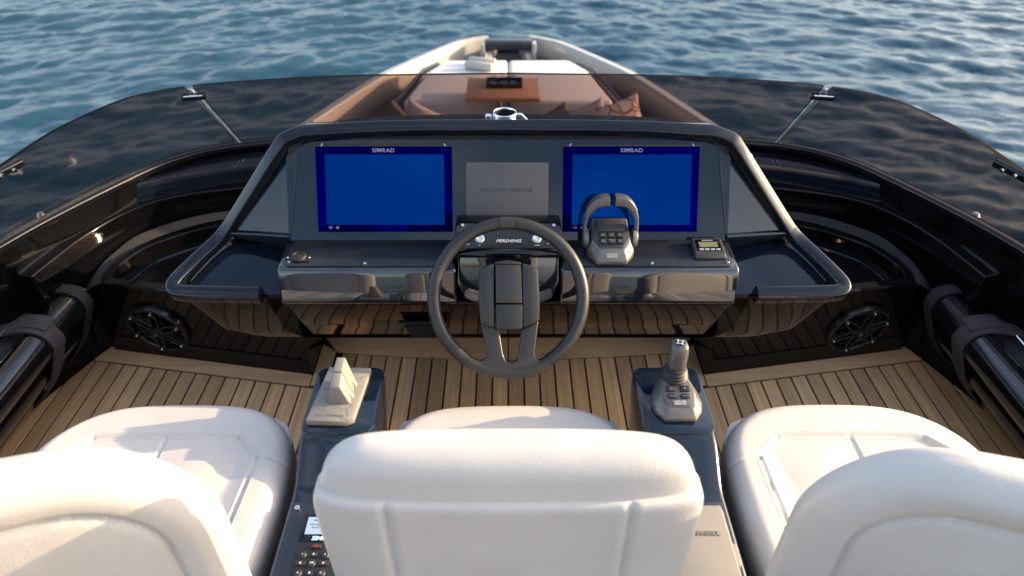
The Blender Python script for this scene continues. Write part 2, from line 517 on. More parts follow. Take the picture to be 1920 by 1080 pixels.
# ------------------------------------------------------------------ the sea
def build_sea():
    N, L = 560, 50.0
    rng = np.random.default_rng(11)
    k1 = 2 * np.pi * np.fft.fftfreq(N, L / N)
    KX, KY = np.meshgrid(k1, k1, indexing='ij')
    K = np.hypot(KX, KY); K[0, 0] = 1e-6
    g = 9.81
    def train(V, ang, rms):
        Lw = V * V / g
        wd = np.array([math.cos(R(ang)), math.sin(R(ang))])
        dot = (KX * wd[0] + KY * wd[1]) / K
        ph = np.exp(-1 / (K * Lw) ** 2) / K ** 4 * (0.02 + dot ** 6) * np.exp(-(K * 0.028) ** 2)
        ph[0, 0] = 0
        h0 = (rng.normal(size=(N, N)) + 1j * rng.normal(size=(N, N))) * np.sqrt(ph)
        h = np.fft.ifft2(h0).real
        sc = rms / h.std()
        return h * sc, np.fft.ifft2(-1j * KX / K * h0).real * sc, np.fft.ifft2(-1j * KY / K * h0).real * sc
    A_, B_, D_ = train(1.65, -58, 0.034), train(1.7, -106, 0.035), train(2.6, -80, 0.022)
    wgt = (1 / (1 + np.exp(-np.linspace(-L / 2, L / 2, N) / 3.0)))[:, None]
    h, dx, dy = [a * np.sqrt(1 - wgt) + b * np.sqrt(wgt) + c for a, b, c in zip(A_, B_, D_)]
    xs = np.linspace(-L / 2, L / 2, N); ys = np.linspace(1.0, 1.0 + L, N)
    X, Y = np.meshgrid(xs, ys, indexing='ij')
    e = np.minimum(np.minimum(np.arange(N)[:, None], N - 1 - np.arange(N)[:, None]), np.minimum(np.arange(N)[None, :], N - 1 - np.arange(N)[None, :]))
    f = np.clip(e / 25, 0, 1)
    X = X + dx * f * 0.8; Y = Y + dy * f * 0.8; Z = h * f
    co = np.stack([X, Y, Z - 4.1], -1).reshape(-1, 3)
    i = np.arange(N * N).reshape(N, N)
    fa = np.stack([i[:-1, :-1], i[1:, :-1], i[1:, 1:], i[:-1, 1:]], -1).reshape(-1, 4)
    B = 9000.0
    x0, x1, y0, y1 = -L / 2, L / 2, 1.0, 1.0 + L
    ext = np.array([(-B, -B, -4.1), (B, -B, -4.1), (B, B, -4.1), (-B, B, -4.1)])
    n0 = N * N
    co = np.concatenate([co, ext])
    me = bpy.data.meshes.new("sea")
    faces = fa.tolist()
    bot = i[:, 0].tolist(); top = i[:, -1].tolist(); lef = i[0, :].tolist(); rig = i[-1, :].tolist()
    faces.append([n0, n0 + 1] + bot[::-1])
    faces.append([n0 + 1, n0 + 2] + rig[::-1])
    faces.append([n0 + 2, n0 + 3] + top)
    faces.append([n0 + 3, n0] + lef)
    me.from_pydata(co.tolist(), [], faces)
    me.polygons.foreach_set('use_smooth', [True] * len(faces))
    me.materials.append(M['sea'])
    o = link('sea', me)
    o['kind'] = 'structure'
build_sea()

# ------------------------------------------------------------------ the yacht: hull, foredeck, coaming
yacht = thing('motor_yacht', 'dark motor yacht with pale grey bow seen past the flybridge windscreen', 'yacht', (0, 4, -4.1))
def Y(name, bm, mat, **k): return finish(name, bm, mat, yacht, world=True, **k)

# sheer line, starboard half, (x, y)
sheer = [(0.33, 10.05), (0.60, 9.90), (0.843, 9.67), (1.41, 8.84), (1.68, 8.357), (2.149, 7.2), (2.36, 6.6), (2.55, 5.8), (2.78, 4.3), (2.92, 2.8), (3.0, 0.5), (3.0, -2.5)]
sheer = [tuple(p) for p in smooth_path([(a, b, 0) for a, b in sheer], 5)]
SZ = -1.2
def normals2(pts):
    out = []
    for i in range(len(pts)):
        a = pts[max(0, i - 1)]; b = pts[min(len(pts) - 1, i + 1)]
        t = Vector((b[0] - a[0], b[1] - a[1])).normalized()
        out.append(Vector((-t.y, t.x)))       # for a path running aft on the starboard side this points outboard
    return out
sn = normals2(sheer)
for s in (1, -1):
    loops = []
    for (x, y, _), n in zip(sheer, sn):
        drop = 1.0 if y > 9.0 else 1.0
        sec = [(-0.02, -0.03), (0.0, 0.0), (-0.10, 0.012), (-0.115, -0.01), (-0.12, -0.24), (-0.15, -0.32), (-0.17, -0.45), (-0.13, -0.45), (-0.10, -0.30), (-0.06, -0.2)]
        loops.append([(s * (x + n.x * a), y + n.y * a, SZ + b) for a, b in sec])
    Y('bulwark', b_loft(loops), 'hull')
    loops = []
    for (x, y, _), n in zip(sheer, sn):
        flare = 0.75 if y > 6 else 0.5
        sec = [(0.004, -0.02), (-0.05, -0.5), (-0.3 * flare, -1.5), (-0.8 * flare, -3.3)]
        q = []
        for a, b in sec:
            xx = max(0.02, x + n.x * a)
            q.append((s * xx, y + n.y * a - (0.35 * -b if y > 9 else 0), SZ + b))
        loops.append(q)
    Y('topside', b_loft(loops, closed=False), 'hull')
# foredeck sheet
deck = [(x - 0.25, y - 0.1) for x, y, _ in sheer if x - 0.25 > 0.1]
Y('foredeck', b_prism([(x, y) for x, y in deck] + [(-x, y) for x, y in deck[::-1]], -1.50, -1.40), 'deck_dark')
# bow: dark cross beam on two posts, fairlead well between sloping cheeks
Y('bow_beam', b_box(0, 9.72, -1.225, 0.66, 0.16, 0.13, 0.02), 'hull_dark')
for s in (1, -1):
    Y('bow_post', b_box(s * 0.36, 9.66, -1.44, 0.06, 0.18, 0.52, 0.012), 'hull')
    Y('bow_cheek', b_loft([[(s * 0.32, 9.3, -1.9), (s * 0.32, 9.8, -1.9), (s * 0.32, 9.8, -1.3), (s * 0.32, 9.3, -1.3)],
                           [(s * 0.10, 9.5, -1.9), (s * 0.12, 10.0, -1.9), (s * 0.16, 10.0, -1.3), (s * 0.28, 9.35, -1.32)]]), 'hull')
Y('bow_panel', b_box(0, 9.93, -1.35, 0.30, 0.03, 0.13, 0.005), 'hull_dark')
Y('bow_roller', b_box(0, 9.9, -1.72, 0.10, 0.3, 0.05, 0.01), 'chrome')
for s in (1, -1):
    Y('bow_stanchion_base', b_lathe([(0, 0.03), (0.03, 0.03), (0.04, 0), (0.04, -0.02)], 12, mtx=Matrix.Translation((s * 1.22, 8.45, -1.86))), 'chrome')
# cabin front below the flybridge
Y('cabin_front', b_loft([[(-1.1, 2.9, 0.36), (1.1, 2.9, 0.36), (1.9, 2.4, -1.9), (-1.9, 2.4, -1.9)],
                         [(-1.0, 3.1, 0.34), (1.0, 3.1, 0.34), (1.7, 5.6, -1.1), (-1.7, 5.6, -1.1)],
                         [(-0.98, 3.15, 0.30), (0.98, 3.15, 0.30), (1.7, 5.65, -1.9), (-1.7, 5.65, -1.9)]]), 'gloss', smooth=False)

# coaming lines, starboard half (x, y, z)
RAIL = [(0.0, 2.78, 0.60), (0.55, 2.755, 0.60), (0.996, 2.665, 0.60), (1.133, 2.63, 0.60), (1.27, 2.56, 0.60), (1.392, 2.443, 0.60), (1.473, 2.307, 0.60),
        (1.574, 2.11, 0.60), (1.656, 1.921, 0.60), (1.76, 1.62, 0.595), (1.86, 1.2, 0.59), (1.93, 0.7, 0.58), (1.97, 0.0, 0.58), (1.97, -1.3, 0.58)]
GTOP = [(0.0, 2.582, 0.92), (0.609, 2.557, 0.92), (0.997, 2.498, 0.92), (1.190, 2.441, 0.92), (1.345, 2.383, 0.909), (1.442, 2.302, 0.893), (1.540, 2.172, 0.870),
        (1.604, 2.039, 0.845), (1.660, 1.900, 0.818), (1.76, 1.62, 0.765), (1.86, 1.22, 0.705), (1.93, 0.75, 0.655), (1.97, 0.05, 0.62), (1.975, -0.4, 0.60)]
rail_s = [tuple(p) for p in smooth_path(RAIL, 6)]
full_rail = [(-x, y, z) for x, y, z in rail_s[::-1]] + rail_s[1:]
# rail: rounded moulding under the glass, outboard cowl, inner wall
def offs(path, d):
    fr = frames([Vector(p) for p in path])
    return [Vector(p) + s * d for p, (t, s, u) in zip(path, fr)]
# running from port round the front to starboard, side vector s points outboard? (t x up)
inner = lambda d: [tuple(p) for p in offs(full_rail, d)]
test = inner(0.1)
SGN = 1 if test[len(test) // 2][1] > full_rail[len(test) // 2][1] else -1     # +1 when +d is outboard
def out(d): return inner(SGN * d)
Y('coaming_rail', b_sweep([(x, y, z) for x, y, z in out(-0.005)], [(a * SGN, b) for a, b in rrect(0.036, 0.028, 0.009, 3)]), 'gloss')
A = out(-0.016); B = out(-0.006)
loops = [[(a[0], a[1], a[2] - 0.012), (b[0], b[1], 0.50), (b[0], b[1], -0.05), (2 * b[0] - a[0], 2 * b[1] - a[1], -0.05), (2 * b[0] - a[0], 2 * b[1] - a[1], a[2] - 0.03)] for a, b in zip(A, B)]
Y('coaming_wall', b_loft(loops), 'coaming')
o0 = out(0.015); o1 = out(1.0)
loops = []
for p, q in zip(o0, o1):
    f = max(0.0, min(1.0, (1.36 - abs(p[0])) / 0.75)); f = f * f * (3 - 2 * f)
    d1, d2 = 0.045 + 0.255 * f, 0.09 + 0.43 * f
    e = lambda d: (p[0] + (q[0] - p[0]) * d, p[1] + (q[1] - p[1]) * d)
    b1, b2 = e(d1), e(d2)
    loops.append([(p[0], p[1], 0.59), (b1[0], b1[1], 0.575 - 0.03 * f), (b2[0], b2[1], 0.50 - 0.10 * f), (b2[0], b2[1], -0.3), (p[0], p[1], -0.3)])
Y('coaming_cowl', b_loft(loops), 'coaming')
# step that runs inside the coaming and stops beside the stowed tubes
for s in (1, -1):
    stp = [(0.0, 2.555), (0.5, 2.535), (0.829, 2.495), (1.056, 2.462), (1.260, 2.412), (1.383, 2.350), (1.478, 2.245), (1.544, 2.100), (1.582, 1.931), (1.596, 1.845)]
    stp = [(x, y) for x, y, _ in smooth_path([(x, y, 0) for x, y in stp], 5)]
    n2 = normals2(stp)
    loops = [[(s * (p[0] + n.x * 0.105), p[1] + n.y * 0.105, 0.505), (s * (p[0] + n.x * 0.05), p[1] + n.y * 0.05, 0.512), (s * (p[0] + n.x * 0.042), p[1] + n.y * 0.042, 0.502), (s * p[0], p[1], 0.498), (s * p[0], p[1], 0.27), (s * (p[0] + n.x * 0.105), p[1] + n.y * 0.105, 0.27)] for p, n in zip(stp, n2)]
    t = b_loft(loops); bmesh.ops.recalc_face_normals(t, faces=t.faces); bev(t, 0.007, 3, 50)
    Y('coaming_step', t, 'coaming')
    # raised ledge at the front corner, tapering to a point outboard
    inn = [(0.0, 2.62), (0.5, 2.595), (1.0, 2.521), (1.26, 2.438), (1.376, 2.380), (1.462, 2.329)]
    inn = [(x, y) for x, y, _ in smooth_path([(x, y, 0) for x, y in inn], 4)]
    loops = []
    for x, y in inn:
        r = path_at(rail_s, min(x, 1.46))
        yo = max(r[1] - 0.03, y + 0.012)
        loops.append([(s * x, yo, 0.577), (s * x, y, 0.574), (s * x, y - 0.003, 0.508), (s * x, y - 0.002, 0.40), (s * x, yo, 0.40)])
    t = b_loft(loops); bmesh.ops.recalc_face_normals(t, faces=t.faces); bev(t, 0.005, 2, 50)
    Y('coaming_ledge', t, 'gloss_panel')
    # side lining behind the stowed tubes
    Y('side_bolster', b_prism([(s * 1.765, 0.02), (s * 1.67, 0.24), (s * 1.625, 0.30), (s * 1.635, 0.338), (s * 1.66, 0.345), (s * 1.83, 0.35), (s * 1.84, 0.02)], -1.1, 1.845, 'y', bevel=0.012), 'charcoal_cloth')
    Y('side_lining', b_box(s * 1.87, 0.5, 0.30, 0.05, 2.9, 0.58, 0.01), 'satin_black')
    # low black sill ahead of the teak, small locker box with a hook
    Y('sill', b_prism([(s * 1.44, 2.02), (s * 1.80, 2.08), (s * 1.80, 2.16), (s * 1.44, 2.10)], -0.02, 0.045, bevel=0.008), 'gloss')
    Y('floor_pan', b_box(s * 1.15, 2.4, -0.02, 1.5, 0.7, 0.03), 'matte_black')
    # cleat on the outer deck beyond the glass
    Y('deck_cleat', b_lathe([(0, 0.026), (0.010, 0.024), (0.015, 0.014), (0.010, 0.002), (0.015, -0.02)], 14, mtx=Matrix.Translation((s * 1.642, 2.065, 0.588))), 'chrome')

# ------------------------------------------------------------------ windscreen
ws = thing('windscreen', 'low wraparound windscreen of smoked glass around the helm', 'windscreen', (0, 2.7, 0.6))
gt = [tuple(p) for p in smooth_path(GTOP, 6)]
XS = 3 * 6     # seam index (x = 1.133)
def pane(base, top):
    t = bmesh.new()
    th = 0.018
    fr = frames([Vector(p) for p in base])
    vb, vt, wb, wt = [], [], [], []
    for p, q, (tt, ss, uu) in zip(base, top, fr):
        nrm = ss * SGN
        vb.append(t.verts.new(Vector(p))); vt.append(t.verts.new(Vector(q)))
        wb.append(t.verts.new(Vector(p) + nrm * th)); wt.append(t.verts.new(Vector(q) + nrm * th))
    n = len(base)
    for i in range(n - 1):
        t.faces.new((vb[i], vb[i + 1], vt[i + 1], vt[i])).material_index = 0
        t.faces.new((wb[i], wt[i], wt[i + 1], wb[i + 1])).material_index = 0
        t.faces.new((vt[i], vt[i + 1], wt[i + 1], wt[i])).material_index = 1
        t.faces.new((vb[i], wb[i], wb[i + 1], vb[i + 1])).material_index = 1
    for i in (0, n - 1):
        t.faces.new((vb[i], vt[i], wt[i], wb[i])).material_index = 1
    return t
def lift(p, d=0.012): return (p[0], p[1], p[2] + d)
bs_ = [lift(p) for p in rail_s]
cb = [(-x, y, z) for x, y, z in bs_[XS - 1::-1]] + bs_[1:XS]
ct = [(-x, y, z) for x, y, z in gt[XS - 1::-1]] + gt[1:XS]
M['glass_edge'] = simple("glass_edge", (0.004, 0.0035, 0.004), 0.6, ior=1.12)
finish('pane', pane(cb, ct), ['tint_glass', 'glass_edge'], ws, world=True)
for s in (1, -1):
    b1 = bs_[XS:]; t1 = gt[XS:]
    if s < 0: b1 = [(-x, y, z) for x, y, z in b1[::-1]]; t1 = [(-x, y, z) for x, y, z in t1[::-1]]
    finish('pane', pane(b1, t1), ['tint_glass', 'glass_edge'], ws, world=True)
    # joint between panes, and the clamp that bridges it near the top
    a, b = Vector(bs_[XS - 1]), Vector(gt[XS - 1]); c, d = Vector(bs_[XS]), Vector(gt[XS])
    pa, pb = (a + c) / 2, (b + d) / 2
    pa.x *= s; pb.x *= s
    finish('joint_strip', b_sweep([pa, pa.lerp(pb, 0.97)], rrect(0.013, 0.007, 0.002, 2)), 'seam_clear', ws, world=True)
    cp = pa.lerp(pb, 0.87) + Vector((0, -0.012, 0.0))
    cl = finish('clamp', b_sweep([cp + Vector((-0.043, 0.008 * s, 0)), cp + Vector((0.043, -0.008 * s, 0))], rrect(0.022, 0.028, 0.0095, 4)), 'gloss', ws, world=True)
    finish('clamp_trim', b_sweep([cp + Vector((-0.033, -0.012 + 0.006 * s, 0.006)), cp + Vector((0.033, -0.012 - 0.006 * s, 0.006))], circ(0.0042, 8)), 'chrome', cl, world=True)
    # small fitting near the frame's edge
    q = Vector(path_at(gt, 1.63)); q.x *= s
    sc = finish('side_clamp', b_sweep([q + Vector((-0.03 * s, 0.06, -0.012)), q + Vector((0.03 * s, -0.06, -0.022))], rrect(0.02, 0.026, 0.008, 4)), 'gloss', ws, world=True)
    for k in (-0.02, 0.022):
        m4 = Matrix.Translation(q + Vector((-0.014 * s + k * -0.45 * s, k * 0.9, -0.020))) @ Matrix.Rotation(R(-90 * s), 4, 'Y') @ Matrix.Rotation(R(25), 4, 'X')
        finish('clamp_screw', b_lathe([(0, 0.008), (0.0055, 0.008), (0.007, 0.005), (0.007, -0.004)], 14, mtx=m4), 'chrome', sc, world=True)

# ------------------------------------------------------------------ teak deck
deck_o = finish('teak_deck', b_prism([(-1.82, -1.2), (1.82, -1.2), (1.82, 2.10), (-1.82, 2.10)], -0.03, -0.0035), 'caulk', kind='structure')
PW = 0.06
def end_y(x):
    a = abs(x)
    if a < 0.69: return 1.972 + 0.09 * a * a
    return 1.82 + 0.167 * (a - 0.75)
k = 0
rnd = random.Random(3)
for i in range(-30, 30):
    x0, x1 = i * PW + 0.0035, (i + 1) * PW - 0.0035
    if max(abs(x0), abs(x1)) > 1.81: continue
    # the planks beside the recess stop at the corner margin
    ya = min(end_y(x0), end_y(x0 + 1e-4)) - 0.004; yb = end_y(x1) - 0.004
    if 0.66 < abs((x0 + x1) / 2) < 0.75:
        ya = yb = 1.80
    cuts = [-1.19]
    if rnd.random() < 0.4: cuts.append(rnd.uniform(0.2, 1.75))
    cuts.append(None)
    for c0, c1 in zip(cuts[:-1], cuts[1:]):
        e0, e1 = (ya, yb) if c1 is None else (c1 - 0.0012, c1 - 0.0012)
        t = b_prism([(x0, c0), (x1, c0), (x1, e1), (x0, e0)], -0.006, rnd.uniform(-0.0004, 0.0004))
        finish('plank', t, 'teak', deck_o, smooth=False)
def margin(poly): finish('margin_plank', b_prism(poly, -0.006, 0.0006), 'teak_margin', deck_o, smooth=False)
for s in (1, -1):
    a = [(0.752, 1.826), (0.80, 1.832), (1.2, 1.899), (1.80, 2.0)]
    b = [(1.80, 2.085), (1.2, 1.975), (0.752, 1.898)]
    margin(mir(s, a + b))
    margin(mir(s, [(0.688, 1.83), (0.747, 1.83), (0.747, 2.06), (0.688, 2.02)]))
for s in (1, -1):
    cen = [(0.68 * k / 8 + (0.003 if k == 0 else 0), end_y(0.68 * k / 8) + 0.002) for k in range(9)]
    margin(mir(s, cen + [(0.745, 2.10), (0.003, 2.10)]))

# ------------------------------------------------------------------ speaker cabinets either side
def cabinet(s, side):
    t0 = thing('speaker_cabinet', f'glossy black cabinet with sunken tray top on the {side} of the helm', 'cabinet', (s * 1.15, 2.1, 0), group='cabinets beside the helm')
    W_ = dict(world=True)
    def outline(front, curve):
        return [(x, y) for x, y, _ in ([(a, b, 0) for a, b in front] + smooth_path([(a, b, 0) for a, b in curve], 5))]
    bot = outline([(0.75, 1.885), (0.95, 1.920), (1.15, 1.955), (1.35, 1.990)], [(1.575, 2.03), (1.60, 2.12), (1.56, 2.25), (1.45, 2.38), (1.2, 2.47), (0.75, 2.50)])
    top = outline([(0.735, 1.828), (0.92, 1.860), (1.10, 1.890), (1.28, 1.921)], [(1.462, 1.952), (1.478, 2.03), (1.455, 2.13), (1.385, 2.24), (1.17, 2.375), (0.735, 2.45)])
    def inset(pl, d):
        n = len(pl); o_ = []
        for i in range(n):
            p, a_, b_ = Vector(pl[i]), Vector(pl[i - 1]), Vector(pl[(i + 1) % n])
            e1, e2 = (p - a_).normalized(), (b_ - p).normalized()
            n1, n2 = Vector((-e1.y, e1.x)), Vector((-e2.y, e2.x))
            m_ = (n1 + n2); m_.normalize()
            o_.append(tuple(p + m_ * (d / max(0.5, m_.dot(n1)))))
        return o_
    mid = [(lerp(a[0], b[0], 0.93), lerp(a[1], b[1], 0.93)) for a, b in zip(bot, top)]
    topi = inset(top, 0.005); lip = inset(top, 0.034); lip2 = inset(top, 0.038); low = inset(top, 0.046); flo = inset(top, 0.075)
    Lp = lambda pl, z: [(s * a, b, z) for a, b in pl]
    loops = [Lp(bot, 0.0), Lp(bot, 0.012), Lp(mid, 0.372), Lp(top, 0.384), Lp(topi, 0.391), Lp(lip, 0.392), Lp(lip2, 0.388), Lp(low, 0.345), Lp(flo, 0.339)]
    body = finish('body', b_loft(loops), 'coaming', t0, ang=30, **W_)
    # thin raised bead round the tray floor
    finish('tray_bead', b_tube(Lp(inset(top, 0.085), 0.341), 0.005, 8, True), 'gloss_navy', t0, **W_)
    # soft dark cover lying between tray and coaming
    cvr = [[(1.468, 1.985, 0.37), (1.482, 2.05, 0.375), (1.458, 2.14, 0.38), (1.39, 2.25, 0.385), (1.17, 2.385, 0.39), (0.8, 2.46, 0.39)],
           [(1.515, 1.98, 0.355), (1.53, 2.06, 0.372), (1.505, 2.16, 0.382), (1.425, 2.285, 0.394), (1.19, 2.425, 0.398), (0.8, 2.50, 0.395)],
           [(1.56, 1.97, 0.315), (1.565, 2.06, 0.335), (1.53, 2.18, 0.35), (1.445, 2.31, 0.365), (1.20, 2.455, 0.375), (0.8, 2.54, 0.375)],
           [(1.60, 1.96, 0.26), (1.60, 2.06, 0.28), (1.55, 2.19, 0.29), (1.46, 2.33, 0.30), (1.21, 2.475, 0.31), (0.8, 2.56, 0.31)]]
    cvr = [[(x, y, z) for x, y, z in smooth_path(l, 4)] for l in cvr]
    finish('side_cover', b_loft([[(s * x, y, z + 0.006 * math.sin(9 * x + 14 * y)) for x, y, z in l] for l in cvr], closed=False), 'charcoal_cloth', t0, **W_)
    # small box with chrome hook, outboard
    bx = finish('hook_box', b_loft([[(s * 1.57, 2.00, 0.045), (s * 1.74, 2.03, 0.045), (s * 1.74, 2.15, 0.045), (s * 1.57, 2.15, 0.045)],
                                    [(s * 1.585, 2.02, 0.16), (s * 1.70, 2.04, 0.16), (s * 1.70, 2.12, 0.16), (s * 1.585, 2.12, 0.16)]]), 'satin_black', t0, **W_)
    hk = [(s * 1.64, 2.05, 0.158), (s * 1.64, 2.05, 0.185), (s * 1.648, 2.05, 0.195), (s * 1.656, 2.05, 0.185), (s * 1.656, 2.05, 0.158)]
    finish('hook', b_tube(smooth_path(hk, 4), 0.0035, 8), 'chrome', bx, **W_)

    # the loudspeaker set in the face
    fn = Vector((0.167, -0.98, -0.14)).normalized()
    pos = Vector((1.315, 1.953, 0.175))
    zax = Vector((s * fn.x, fn.y, fn.z)); xax = Vector((0, 0, 1)).cross(zax).normalized(); yax = zax.cross(xax)
    rm = Matrix((xax, yax, zax)).transposed()
    sp = thing('loudspeaker', f'round black loudspeaker with spoked grille and pale cone on the {side}', 'speaker', (s * pos.x, pos.y, pos.z), rm.to_euler(), group='loudspeakers in the cabinets')
    r = 0.118
    finish('rim', b_lathe([(r, -0.03), (r, 0.008), (r - 0.003, 0.012), (r - 0.013, 0.012), (r - 0.015, 0.009), (r - 0.017, -0.004), (r - 0.018, -0.03)], 56), 'speaker_plastic', sp)
    finish('surround', b_lathe([(r - 0.018, -0.012), (r - 0.027, -0.003), (r - 0.036, -0.010)], 48), 'rubber', sp)
    finish('cone', b_lathe([(r - 0.0355, -0.009), (0.05, -0.020), (0.03, -0.026), (0, -0.027)], 40), 'cone', sp)
    finish('centre_cap', b_lathe([(0, 0.021), (0.012, 0.020), (0.021, 0.016), (0.024, 0.019), (0.028, 0.018), (0.030, 0.010), (0.030, -0.02)], 32), 'gloss', sp)
    for k in range(6):
        a = R(60 * k + 20)
        def P(rad, off, z): return Vector((rad * math.cos(a) - off * math.sin(a), rad * math.sin(a) + off * math.cos(a), z))
        bm = None
        for q in (-1, 1):
            bm = b_sweep([P(0.024, q * 0.013, 0.014), P(0.055, q * 0.014, 0.012), P(0.088, q * 0.010, 0.012), P(0.100, q * 0.006, 0.014)], rrect(0.008, 0.008, 0.002, 2), up=Vector((0, 0, 1)), bm=bm)
        bm = b_lathe([(0, 0.021), (0.007, 0.021), (0.010, 0.017), (0.010, 0.002)], 12, bm=bm, mtx=Matrix.Translation(P(0.101, 0, 0)))
        sk = finish('spoke', bm, 'speaker_plastic', sp)
        finish('screw', b_lathe([(0, 0.0235), (0.003, 0.0233), (0.004, 0.021)], 10, mtx=Matrix.Translation(P(0.101, 0, 0))), 'chrome', sk)
cabinet(-1, 'left'); cabinet(1, 'right')

# ------------------------------------------------------------------ stowed carbon tubes with straps
def tubes(s, side):
    spec = [(1.700, 0.115, 0.056, 'lowest'), (1.618, 0.215, 0.056, 'middle'), (1.560, 0.330, 0.056, 'topmost')]
    for x, z, r, which in spec:
        pts = [(s * x, -1.1, z), (s * x, 1.93, z), (s * x, 1.955, z), (s * x, 1.968, z)]
        rr = [r, r, r * 0.9, r * 0.6]
        tu = thing('carbon_tube', f'{which} glossy black carbon tube stowed along the {side} side', 'tube', (s * x, 0.5, z - r), group='stowed carbon tubes')
        finish('barrel', b_sweep(pts, lambda i: circ(rr[i], 28)), 'carbon_tube', tu, world=True)
        finish('seam_rib', b_sweep([(s * (x - r * 0.80), -1.1, z + r * 0.63), (s * (x - r * 0.80), 1.92, z + r * 0.63)], rrect(0.008, 0.005, 0.002, 2)), 'gloss', tu, world=True)
    def strap(y, wd, mat, nm, lab, tail):
        prof = [(1.74, 0.345), (1.67, 0.372), (1.61, 0.388), (1.56, 0.3915), (1.517, 0.373), (1.499, 0.330), (1.512, 0.290), (1.566, 0.180), (1.642, 0.083), (1.69, 0.048)]
        prof = smooth_path([(s * a, 0, b) for a, b in prof], 5)
        loops = []
        for i, p in enumerate(prof):
            a = prof[max(0, i - 1)]; b = prof[min(len(prof) - 1, i + 1)]
            t = (b - a).normalized(); nrm = Vector((t.z, 0, -t.x)) * 0.0035 * -s
            sk = 0.03 * i / len(prof)
            loops.append([Vector((p.x, y - wd / 2 - sk, p.z)) - nrm, Vector((p.x, y + wd / 2 - sk, p.z)) - nrm, Vector((p.x, y + wd / 2 - sk, p.z)) + nrm, Vector((p.x, y - wd / 2 - sk, p.z)) + nrm])
        o = thing(nm, lab, 'strap', (s * 1.60, y, 0.03), group='straps round the stowed tubes')
        finish('webbing', b_loft(loops), mat, o, world=True)
        if tail:
            hem = [[q + Vector((0, 0, 0.001)) for q in l] for l in loops[:14]]
            hem = [[Vector((q.x - s * 0.006, q.y + 0.02, q.z + 0.005)) for q in l] for l in loops[8:20]]
            finish('loose_end', b_loft(hem), mat, o, world=True)
    strap(1.72, 0.062, 'strap', 'tie_strap', f'grey-mauve fabric strap round the {side} tubes', True)
    strap(1.925, 0.045, 'strap_dark', 'tie_strap', f'black webbing strap at the front end of the {side} tubes', False)
    hp = [(1.675, 1.73, 0.335), (1.67, 1.73, 0.362), (1.665, 1.715, 0.372), (1.665, 1.625, 0.372), (1.67, 1.61, 0.362), (1.675, 1.61, 0.335)]
    h = finish('grab_handle', b_tube(smooth_path([(s * a, b, c) for a, b, c in hp], 4), 0.006, 10), 'chrome')
    tag(h, f'chrome grab handle above the {side} tubes at the picture edge', 'handle', 'chrome grab handles')
tubes(-1, 'left'); tubes(1, 'right')

# ------------------------------------------------------------------ helm console
helm = thing('helm_console', 'glossy black helm console with raised rim and carbon shelves', 'console', (0, 1.7, 0))
def H(name, bm, mat, parent=None, **k): return finish(name, bm, mat, parent or helm, world=True, **k)
PC = Vector((0, 1.653, 0.934)); PU = Vector((0, 0.485, 0.875)); PN = Vector((0, -0.875, 0.485))
PROT = (R(61.0), 0, 0)
def pp(x, t, n=0.0): return PC + Vector((x, 0, 0)) + PU * t + PN * n

# dash face
H('dash_panel', b_loft([[pp(-0.602, -0.14), pp(0.602, -0.14), pp(0.566, 0.1345), pp(-0.566, 0.1345)],
                        [pp(-0.602, -0.14, -0.03), pp(0.602, -0.14, -0.03), pp(0.566, 0.1345, -0.03), pp(-0.566, 0.1345, -0.03)]]), 'gloss_panel')
RIM_TOP = [(0.0, 1.716, 1.087), (0.20, 1.7155, 1.0865), (0.38, 1.712, 1.084), (0.545, 1.704, 1.077)]
RIM_SIDE = [(0.602, 1.690, 1.058), (0.655, 1.677, 0.991), (0.707, 1.665, 0.924), (0.765, 1.651, 0.850)]
RIM_LOW = [(0.795, 1.644, 0.812), (0.822, 1.628, 0.786), (0.855, 1.585, 0.767), (0.888, 1.530, 0.750), (0.906, 1.490, 0.740), (0.905, 1.470, 0.732), (0.880, 1.460, 0.729), (0.80, 1.457, 0.728), (0.72, 1.456, 0.727), (0.668, 1.456, 0.727)]
rim_r = [Vector(p) for p in RIM_TOP] + [Vector((0.553, 1.7035, 1.0755)), Vector((0.595, 1.6935, 1.0625))] + [Vector(p) for p in RIM_SIDE] + smooth_path(RIM_LOW, 4)
rim_full = [Vector((-p.x, p.y, p.z)) for p in rim_r[::-1]] + rim_r[1:]
UP = Vector((0, -0.45, 0.89)).normalized()
def rim_sec(i):
    p = rim_full[i]
    f = max(0.0, min(1.0, (0.765 - p.z) / 0.03))
    return [(a, b - 0.008 * f) for a, b in rrect(0.036 + 0.004 * f, 0.030 + 0.016 * f, 0.005 + 0.006 * f, 3)]
H('rim', b_sweep(rim_full, rim_sec, up=UP), 'gloss_rim', ang=35)
# band between the rim and the dash face
top = [p for p in rim_full if p.z > 1.03]
lo = [(max(-0.60, min(0.60, p.x * 0.985)), 1.720 if abs(p.x) < 0.57 else 1.712 - (abs(p.x) - 0.57) * 0.6, 1.050 if abs(p.x) < 0.57 else 1.050 - (abs(p.x) - 0.57) * 1.0) for p in top]
H('hood_underside', b_loft([[tuple(p + Vector((0, 0.004, -0.008))) for p in top], lo], closed=False), 'matte_black')
